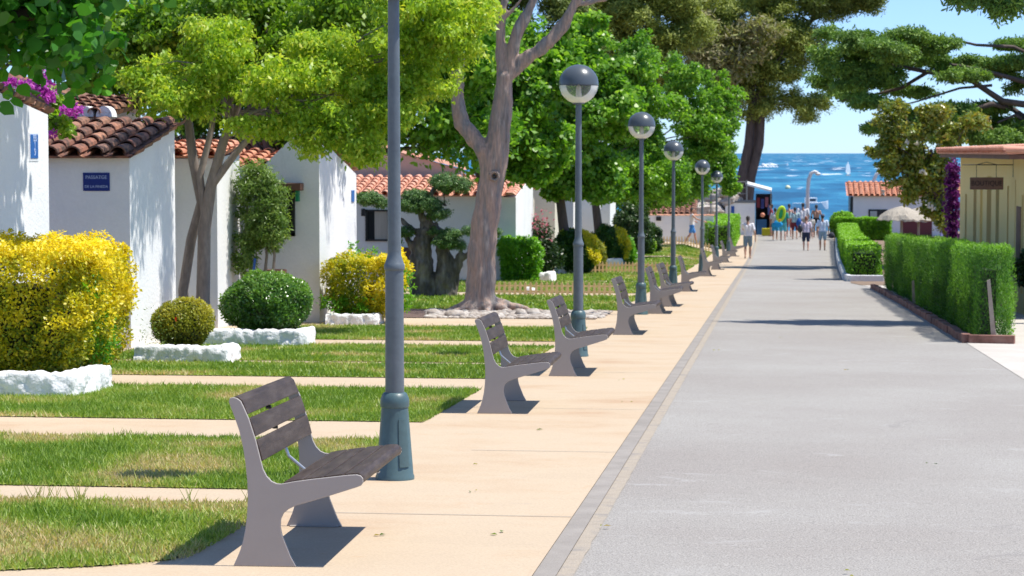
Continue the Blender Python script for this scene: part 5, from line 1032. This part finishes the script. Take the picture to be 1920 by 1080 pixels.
a0, a1 = P(1398, 347), P(1447, 360); MB().add([(a0.x, -1.2, a0.z), (a1.x, -1.2, a1.z), (a1.x, 1.8, a1.z+.1), (a0.x, 1.8, a0.z+.1), (a0.x, -1.2, a0.z+.1), (a1.x, -1.2, a1.z+.1), (a1.x, 1.8, a1.z+.2), (a0.x, 1.8, a0.z+.2)], [(0, 1, 2, 3), (4, 5, 6, 7), (0, 1, 5, 4), (1, 2, 6, 5), (2, 3, 7, 6), (3, 0, 4, 7)]).build('awning', M['white_metal'], t)
MB().box(K1+.07, K2-.3, -.45, -.05, 0, P(0, 408).z).build('counter', mat('kiosk_blue', (.012, .09, .22), .5), t); MB().tube([(a1.x-.05, -1.1, 0), (a1.x-.05, -1.1, a1.z)], .03, 6).build('post', M['shade_metal'], t)
def crate(px, lab, col, y=Yk-.9):
    x = ax(px, y); mb = MB(); mb.box(-.17, .17, -.15, .15, 0, .42); o = mb.build('crate', mat('crate_paint', col, .5), None, bevel=.03); o.location = (x, y, gz(x, y)); tag(o, lab, 'crate')
crate(1434, 'yellow crate left of its twin at the kiosk foot', (.55, .48, .01)); crate(1445, 'yellow crate nearest the walkers at the kiosk foot', (.55, .5, .02))
o = MB().ball((0, 0, 0), .13, 12, 8).build('beach_ball', mat('orange_ball', (.60, .22, .13), .5), None, smooth=True); q = at(1430, 403, Yk-.3); o.location = q; tag(o, 'orange beach ball lying on the blue kiosk counter', 'ball')
# white beach house
Yh = 130.5; g_ = gz(6, Yh); x0 = ax(1599, Yh); t = empty('beach_house', (x0, Yh, g_), 0, 'white beach house with red tiled roof before the sea', 'house'); L0 = Vector(t.location); P = lambda x, y: at(x, y, Yh)-L0
z_ = P(0, 364).z; MB().box(0, P(1790, 0).x, 0, 3.5, -.4, z_).build('wall', M['white'], t); MB().box(-.16, -.003, .0, 3.4, -.4, z_-.05).build('dark_corner', M['dark'], t)
tiles('roof', t, (-.3, -.25, z_), (1, 0, 0), (0, 1, (P(0, 342).z-z_)/2.4), 6.6, 2.6, M['tile'], cw=.3); MB().box(-.35, 6.3, 2.2, 2.5, P(0, 346).z, P(0, 341).z+.05).build('ridge_board', mat('dark_pink_red', [(.38, .07, .07), (.48, .12, .11)], .7), t)
f = MB(); f.box(P(1632, 0).x, P(1668, 0).x, -.03, 0, P(0, 409).z, P(0, 388).z); f = f.build('window', M['dark'], t); MB().box(P(1635, 0).x, P(1648, 0).x, -.045, -.031, P(0, 407).z, P(0, 391).z).build('shutter', M['galv'], f)
MB().box(P(1696, 0).x, P(1752, 0).x, -.04, 0, -.2, P(0, 398).z).build('door', M['redwood'], t)
# thatched parasols
def parasol(px, y, r, h, lab):
    x = ax(px, y); t = empty('thatched_parasol', (x, y, gz(x, y)), 0, lab, 'parasol', 'thatched beach parasols')
    MB().tube([(0, 0, 0), (0, 0, h-.1)], .065, 8).build('pole', M['greypost'], t)
    N_ = 40; V = []; F = []; prof = [(0.02, h+.02), (.3, h-.06), (.6, h-.22), (.85, h-.42), (1.0, h-.62), (.97, h-.66), (.5, h-.35)]
    for i, (q, z) in enumerate(prof):
        for k in range(N_): a = 2*math.pi*k/N_; j = 1+(.05*math.sin(k*7.3)+random.uniform(-.03, .03))*(q > .5); V.append((q*r*j*math.cos(a), q*r*j*math.sin(a), z+(random.uniform(-.05, .03) if q > .8 else 0)))
    for i in range(len(prof)-1):
        for k in range(N_): F.append((i*N_+k, i*N_+(k+1) % N_, (i+1)*N_+(k+1) % N_, (i+1)*N_+k))
    raw('thatch', V, F, M['thatch'], t)
parasol(1690, 112, 1.15, 2.12, 'thatched parasol whose wide grey top overlaps the beach house window'); parasol(1722, 116, 1.0, 2.0, 'thatched parasol half hidden behind the magnolia leaves')
# sea front street lamps, boat, buoy, sail, speed boats
def swan(px, y, ztop, label):
    x = ax(px, y); g_ = gz(x, y); z = at(px, ztop, y).z-g_; t = empty('curved_lamp', (x, y, g_), 0, label, 'street lamp', 'white curved lamps on the sea front')
    MB().tube([(0, 0, 0), (0, 0, z-1.2), (.05, 0, z-.5), (.2, 0, z-.12), (.42, 0, z-.02), (.62, 0, z-.10)], [.13, .12, .12, .11, .10, .09], 10).build('post', M['white_metal'], t, smooth=True)
    MB().ball((.62, 0, z-.17), .14, 10, 7, (1.3, 1, .7)).build('lamp_head', M['white_metal'], t, smooth=True)
swan(1514, 146, 321, 'white curved lamp rising above the walkers and the moored boat'); swan(1636, 146, 323, 'white curved lamp just above the beach house roof')
def sea_at(px, py):
    d = _fw+_rt*((px-960)/FPX)+_up*((540-py)/FPX); t = (SEA-1.7)/d.z; return Vector((d.x*t, d.y*t, SEA))
def boat(p, L, label, rz=0, cab=True, mast=0, name='motor_boat'):
    t = empty(name, p, rz, label, 'boat'); st = [(-.5, .16, .0), (-.35, .19, .0), (0, .2, 0), (.3, .15, .02), (.45, .07, .05), (.52, .005, .08)]
    V = []; F = []
    for u, w2, r in st: V += [(u*L, -w2*L*.9, L*(.17+r)), (u*L, -w2*L*.6, -.1), (u*L, w2*L*.6, -.1), (u*L, w2*L*.9, L*(.17+r))]
    for i in range(len(st)-1):
        for k in range(4): F.append((i*4+k, i*4+(k+1) % 4, (i+1)*4+(k+1) % 4, (i+1)*4+k))
    F += [(0, 1, 2, 3), tuple(20+k for k in (3, 2, 1, 0))]; raw('hull', V, F, M['white_metal'], t)
    if cab: c_ = MB().box(-.15*L, .18*L, -.11*L, .11*L, .17*L, .33*L).build('cabin', M['white_metal'], t, bevel=.1); MB().box(-.12*L, .14*L, -.113*L, -.1105*L, .23*L, .29*L).build('window', M['dark'], c_)
    if mast: MB().tube([(-.1*L, 0, .2*L), (-.1*L, 0, mast)], .07, 6).build('mast', M['shade_metal'], t)
    return t
boat(sea_at(1519, 392), 7.4, 'white motor boat moored just beyond the walkers', R(8), mast=6)
t = boat(sea_at(1468, 311), 9, 'distant small speed boat throwing up white spray', R(12), cab=False, name='speed_boat'); V = [];
mb = MB(); [rock(mb, (-6+random.uniform(-12, 3), random.uniform(-2, 2), random.uniform(0, 1.2)), random.uniform(.8, 1.9), k) for k in range(22)]; mb.build('spray', M['white_metal'], t)
t = boat(sea_at(1434, 314), 6, 'second distant boat low in a long patch of foam', R(-5), cab=False, name='speed_boat'); mb = MB(); [rock(mb, (random.uniform(-11, 9), random.uniform(-2, 2), random.uniform(0, .6)), random.uniform(.6, 1.5), k) for k in range(22)]; mb.build('spray', M['white_metal'], t)
p = sea_at(1477, 354); o = MB().ball((0, 0, .35), .85, 14, 10).build('buoy', mat('cream_buoy', (.78, .74, .45), .5), None, smooth=True); o.location = p; tag(o, 'round cream buoy floating left of the curved lamp', 'buoy')
p = sea_at(1590, 329); t = empty('sailboard', p, 0, 'small white sail far out on the sea', 'sailboard'); t.rotation_euler = (0, 0, R(42)); raw('sail', [(-.2, 0, .5), (1.9, .1, 1.2), (1.7, .3, 3.6), (.2, .1, 7.4), (-1.1, .2, 5), (-1.6, .2, 2)], [(0, 1, 2, 3, 4, 5)], M['white_metal'], t).modifiers.new('s', 'SOLIDIFY').thickness = .06; MB().box(-1.6, 1.6, -.4, .4, -.1, .3).build('hull', M['coping'], t, bevel=.08)

# ================================================================ PEOPLE
M['skin'] = mat('tanned_skin', [(.42, .22, .14), (.48, .26, .18)], .6, 8); M['skin2'] = mat('fair_skin', [(.56, .31, .23), (.62, .36, .28)], .6, 8)
M['hair'] = mat('dark_hair', [(.015, .010, .008), (.04, .028, .02)], .6, 30); M['hair_red'] = mat('auburn_hair', [(.18, .06, .03), (.28, .10, .05)], .6, 30)
def cap(mb, a, b, r0, r1, k=9, sx=1):
    a = Vector(a); b = Vector(b); mb.tube([a, a.lerp(b, .5), b], [r0, (r0+r1)/2, r1], k); mb.ball(a, r0, k, 6); mb.ball(b, r1, k, 6)
def person(label, loc, h=1.75, rz=0, stride=.22, ph=1, top=('white_shirt', (.74, .72, .75)), legs=('grey_shorts', (.22, .28, .33)), skirt=.33, skin='skin', hair='hair', arms=((.0, .0), (.0, .0)), wide=1.0, bare=False, hat=None, sleeve=True):
    """rz = heading, 0 walks away from the camera; arms = (forward, sideways) of each hand in metres"""
    t = empty('person', loc, rz, label, 'person', 'people walking to the beach'); t.scale = (h/1.75,)*3; W = wide
    hp = [Vector((s*.095*W, 0, .90)) for s in (-1, 1)]; st = [stride*ph, -stride*ph]
    kn = [Vector((s*.10*W, st[i]*.55+.04, .49)) for i, s in enumerate((-1, 1))]
    an = [Vector((s*.095*W, st[i]-(.06 if st[i] < 0 else 0), .085+(.05 if st[i] < 0 and stride > .12 else 0))) for i, s in enumerate((-1, 1))]
    sh_ = [Vector((s*.185*W, 0, 1.42)) for s in (-1, 1)]; el = []; hd = []
    for i, s in enumerate((-1, 1)):
        f, o_ = arms[i]; hnd = sh_[i]+Vector((s*(.08+o_), f-st[i]*.6, -.60 if f < .3 else -.30)); e = sh_[i].lerp(hnd, .5)+Vector((s*.04, -.06-(.05 if f > .2 else 0), -.02)); el.append(e); hd.append(hnd)
    b = MB()
    for i, s in enumerate((-1, 1)):
        cap(b, hp[i], kn[i], .088*W, .056); cap(b, kn[i]+Vector((0, -.01, -.03)), kn[i].lerp(an[i], .4)+Vector((0, -.022, 0)), .052, .057); cap(b, kn[i].lerp(an[i], .4)+Vector((0, -.018, 0)), an[i], .055, .036)
        up_ = .05 if an[i].z > .1 else 0; cap(b, an[i]+Vector((0, -.03, -.045)), an[i]+Vector((s*.02, .15, -.055-up_)), .036, .027)
        cap(b, sh_[i]+Vector((0, 0, -.01)), el[i], .052, .040); cap(b, el[i], hd[i], .038, .026)
        d = (hd[i]-el[i]).normalized(); sd = d.cross(Vector((0, 1, 0))).normalized(); fw_ = sd.cross(d).normalized(); pm = hd[i]+d*.05
        cap(b, hd[i]+d*.015, hd[i]+d*.075, .024, .030)
        for q, (o2, L2) in enumerate(((-.026, .060), (-.009, .072), (.009, .067), (.026, .052))):
            r_ = hd[i]+d*.085+fw_*o2; m_ = r_+d*L2*.55; cap(b, r_, m_, .010, .009, 6); cap(b, m_, m_+(d*.8-sd*s*.5).normalized()*L2*.5, .009, .008, 6)
        cap(b, hd[i]+d*.035+fw_*.028, hd[i]+d*.075+fw_*.052, .011, .009, 6)
    for s in (-1, 1): cap(b, (s*.055*W, 0, .93), (s*.045*W, .01, 1.08), .108*W, .095*W); cap(b, (s*.045*W, .01, 1.08), (s*.085*W, 0, 1.33), .095*W, .098); cap(b, (s*.07*W, 0, 1.36), (s*.165*W, 0, 1.42), .075, .055)
    cap(b, (0, -.005, 1.40), (0, .015, 1.56), .066, .054)
    b.ball((0, .02, 1.655), .10, 14, 10, (.78, .95, 1.1)); cap(b, (0, .04, 1.60), (0, .065, 1.585), .058, .045)
    cap(b, (0, .105, 1.66), (0, .128, 1.632), .012, .015, 6)
    for s in (-1, 1): b.ball((s*.079, .01, 1.65), .022, 8, 6, (.45, .8, 1.3))
    bo = remeshed(b, .0125, 'body', M[skin], t)
    e = MB(); [e.ball((s*.030, .108, 1.672), .011, 8, 6) for s in (-1, 1)]; e.build('eyes', M['dark'], t)
    if hair:
        q = MB(); q.ball((0, .005, 1.675), .103, 14, 10, (.82, .96, 1.07)); q.ball((0, -.03, 1.63), .082, 12, 8, (.85, .8, 1.1)); 
        hm = remeshed(q, .014, 'hair', M[hair], t); 
        bm = bmesh.new(); bm.from_mesh(hm.data); dl = [v for v in bm.verts if v.co.y > .055 and v.co.z < 1.71]; bmesh.ops.delete(bm, geom=dl, context='VERTS'); bm.to_mesh(hm.data); bm.free()
    if hat: MB().lathe([(.0, 1.785), (.06, 1.778), (.095, 1.74), (.10, 1.70), (.102, 1.695), (.0, 1.694)], 14).build('cap', cloth(*hat), t, smooth=True)
    if not bare:
        q = MB()
        for s in (-1, 1): cap(q, (s*.06*W, 0, .96), (s*.055*W, .01, 1.1), .122*W, .112*W); cap(q, (s*.055*W, .01, 1.1), (s*.09*W, 0, 1.33), .112*W, .112); cap(q, (s*.075*W, 0, 1.36), (s*.17*W, 0, 1.415), .086, .070)
        if sleeve:
            for i in (0, 1): cap(q, sh_[i], sh_[i].lerp(el[i], .68), .072, .066)
        so_ = remeshed(q, .018, 'shirt', cloth(*top), t, disp=.012, dscale=9)
    q = MB()
    for s in (-1, 1): cap(q, (s*.06*W, 0, .90), (s*.055*W, 0, 1.0), .118*W, .112*W)
    for i in (0, 1): cap(q, hp[i], hp[i].lerp(kn[i], skirt/.4), .104*W, .088)
    remeshed(q, .018, 'shorts', cloth(*legs), t, disp=.01, dscale=9)
    f = MB()
    for i, s in enumerate((-1, 1)): up_ = .05 if an[i].z > .1 else 0; cap(f, an[i]+Vector((0, -.035, -.068)), an[i]+Vector((s*.02, .155, -.072-up_)), .024, .022, 6)
    f.build('shoes', M['dark'], t); return t
def walker(px, y, **k): x = ax(px, y, 470); return person(k.pop('label'), (x, y, gz(x, y)), **k)
W_ = ('white_shirt', (.76, .74, .77))
walker(1402, 96.5, label='man in white t-shirt and grey blue shorts walking alone on the sidewalk', ph=-1, stride=.14, arms=((.38, -.12), (0, .05)), h=1.76, legs=('slate_shorts', (.17, .24, .29)))
walker(1511, 111.5, label='person with auburn hair, pale lilac top and navy shorts walking in the road', h=1.62, top=('lilac_top', (.68, .58, .68)), legs=('navy_shorts', (.02, .03, .07)), stride=.07, skin='skin2', hair='hair_red', wide=1.12, skirt=.38)
walker(1542, 112.0, label='person in pale blue t-shirt, light blue shorts and cap walking on the road right', h=1.72, top=('pale_blue_shirt', (.60, .68, .80)), legs=('light_blue_shorts', (.28, .40, .50)), stride=.07, hat=('grey_cap', (.12, .14, .2)), hair='hair', wide=1.1)
walker(1453, 124.5, label='person in pale top and cyan shorts, leftmost of the walking group', h=1.7, top=('pale_top', (.7, .66, .62)), legs=('cyan_shorts', (.04, .33, .55)), stride=.1, ph=-1)
walker(1468, 124.0, label='person in teal top carrying the lime green swim ring', h=1.76, top=('teal_top', (.03, .27, .22)), legs=('turquoise_shorts', (.12, .45, .5)), stride=.06, wide=1.1, skin='skin2', skirt=.36)
walker(1490, 125.5, label='person in grey green t-shirt and burgundy shorts with a blue bag', h=1.7, top=('sage_shirt', (.42, .55, .54)), legs=('burgundy_shorts', (.16, .02, .035)), stride=.16, wide=1.1, hair='hair')
walker(1505, 128.5, label='broad person in off white shirt in front of the moored boat', h=1.86, top=W_, legs=('beige_shorts', (.45, .38, .3)), stride=.08, wide=1.3)
walker(1530, 128.0, label='shirtless tanned person in black trunks below the curved lamp', h=1.78, bare=True, legs=('black_trunks', (.012, .012, .015)), skirt=.2, stride=.08, wide=1.1)
walker(1479, 129.0, label='shirtless person behind the swim ring carrier with dark hair', h=1.8, bare=True, skin='skin2', legs=('red_trunks', (.3, .04, .04)), stride=.12)
walker(1446, 129.6, label='person in dark red top standing beside the dark kiosk', h=1.78, top=('dark_red_top', (.25, .03, .04)), legs=('dark_shorts', (.04, .03, .04)), stride=.02, rz=R(90))
walker(1521, 126.5, label='small child in cream top between the two shirtless walkers', h=1.22, top=('cream_top', (.7, .66, .58)), legs=('grey_shorts', (.3, .3, .3)), stride=.08, skin='skin2')
x = ax(1297, 110.3); person('man in pale vest and blue shorts striding beside the white garden wall', (x, 110.3, gz(x, 110.3)), 1.75, R(-78), .26, 1, ('pale_vest', (.70, .68, .66)), ('bright_blue_shorts', (.05, .22, .55)), .28, sleeve=False, arms=((.35, 0), (.4, .0)))
x = ax(1772, 90, 450); person('person with dark hair and lilac top half hidden behind the cypress hedge', (x, 90, gz(x, 90)), 1.52, R(30), .02, 1, ('lilac_blue_top', (.30, .28, .60)), ('navy_shorts', (.02, .03, .07)))
# what they carry
def bag(px, py, y, sx, sz, m, lab, name='beach_bag'):
    p = at(px, py, y); mb = MB(); mb.ball((0, 0, 0), 1, 12, 8, (sx, .10, sz)); 
    for i, v in enumerate(mb.V): mb.V[i] = (v[0]*(1-.15*(v[2] > 0)), v[1], v[2])
    o = mb.build(name, m, None, smooth=True); s = MB().tube([(-sx*.5, 0, sz*.7), (-sx*.3, 0, sz*1.7), (sx*.3, 0, sz*1.7), (sx*.5, 0, sz*.7)], .012, 6).build('strap', m, o); o.location = p; tag(o, lab, 'bag'); return o
bag(1458, 420, 123.6, .28, .20, cloth('cyan_bag', (.01, .30, .65)), 'bright cyan beach bag hanging under the swim ring')
bag(1498, 417, 125.1, .16, .24, cloth('blue_bag', (.01, .10, .38)), 'deep blue bag carried by the person in grey green')
bag(1500, 429, 111.3, .13, .20, M['dark'], 'black shoulder bag at the left hip of the auburn haired person')
bag(1559, 441, 111.8, .16, .16, cloth('dark_bag', (.05, .05, .07)), 'dark bag hanging low from the right hand of the cap wearer')
p = at(1464, 401, 123.4); t = empty('swim_ring', p, 0, 'lime green inflatable swim ring carried upright by the walker in teal', 'swim ring'); t.rotation_euler = (R(8), R(8), R(20))
V = []; F = []; N_ = 28; K = 10
for i in range(N_):
    a = 2*math.pi*i/N_
    for k in range(K): c_ = 2*math.pi*k/K; V.append(((.19+.085*math.cos(c_))*math.cos(a)*1.0, .08*math.sin(c_), (.36+.09*math.cos(c_))*math.sin(a)))
for i in range(N_):
    for k in range(K): F.append((i*K+k, i*K+(k+1) % K, ((i+1) % N_)*K+(k+1) % K, ((i+1) % N_)*K+k))
raw('ring', V, F, cloth('lime_vinyl', (.50, .72, .03)), t, smooth=True); MB().ball((0, .0, 0), 1, 14, 8, (.14, .02, .28)).build('net', cloth('green_vinyl', (.03, .35, .12)), t, smooth=True); MB().ball((-.02, -.085, -.33), 1, 10, 6, (.07, .03, .06)).build('patch', cloth('orange_vinyl', (.8, .25, .03)), t, smooth=True)
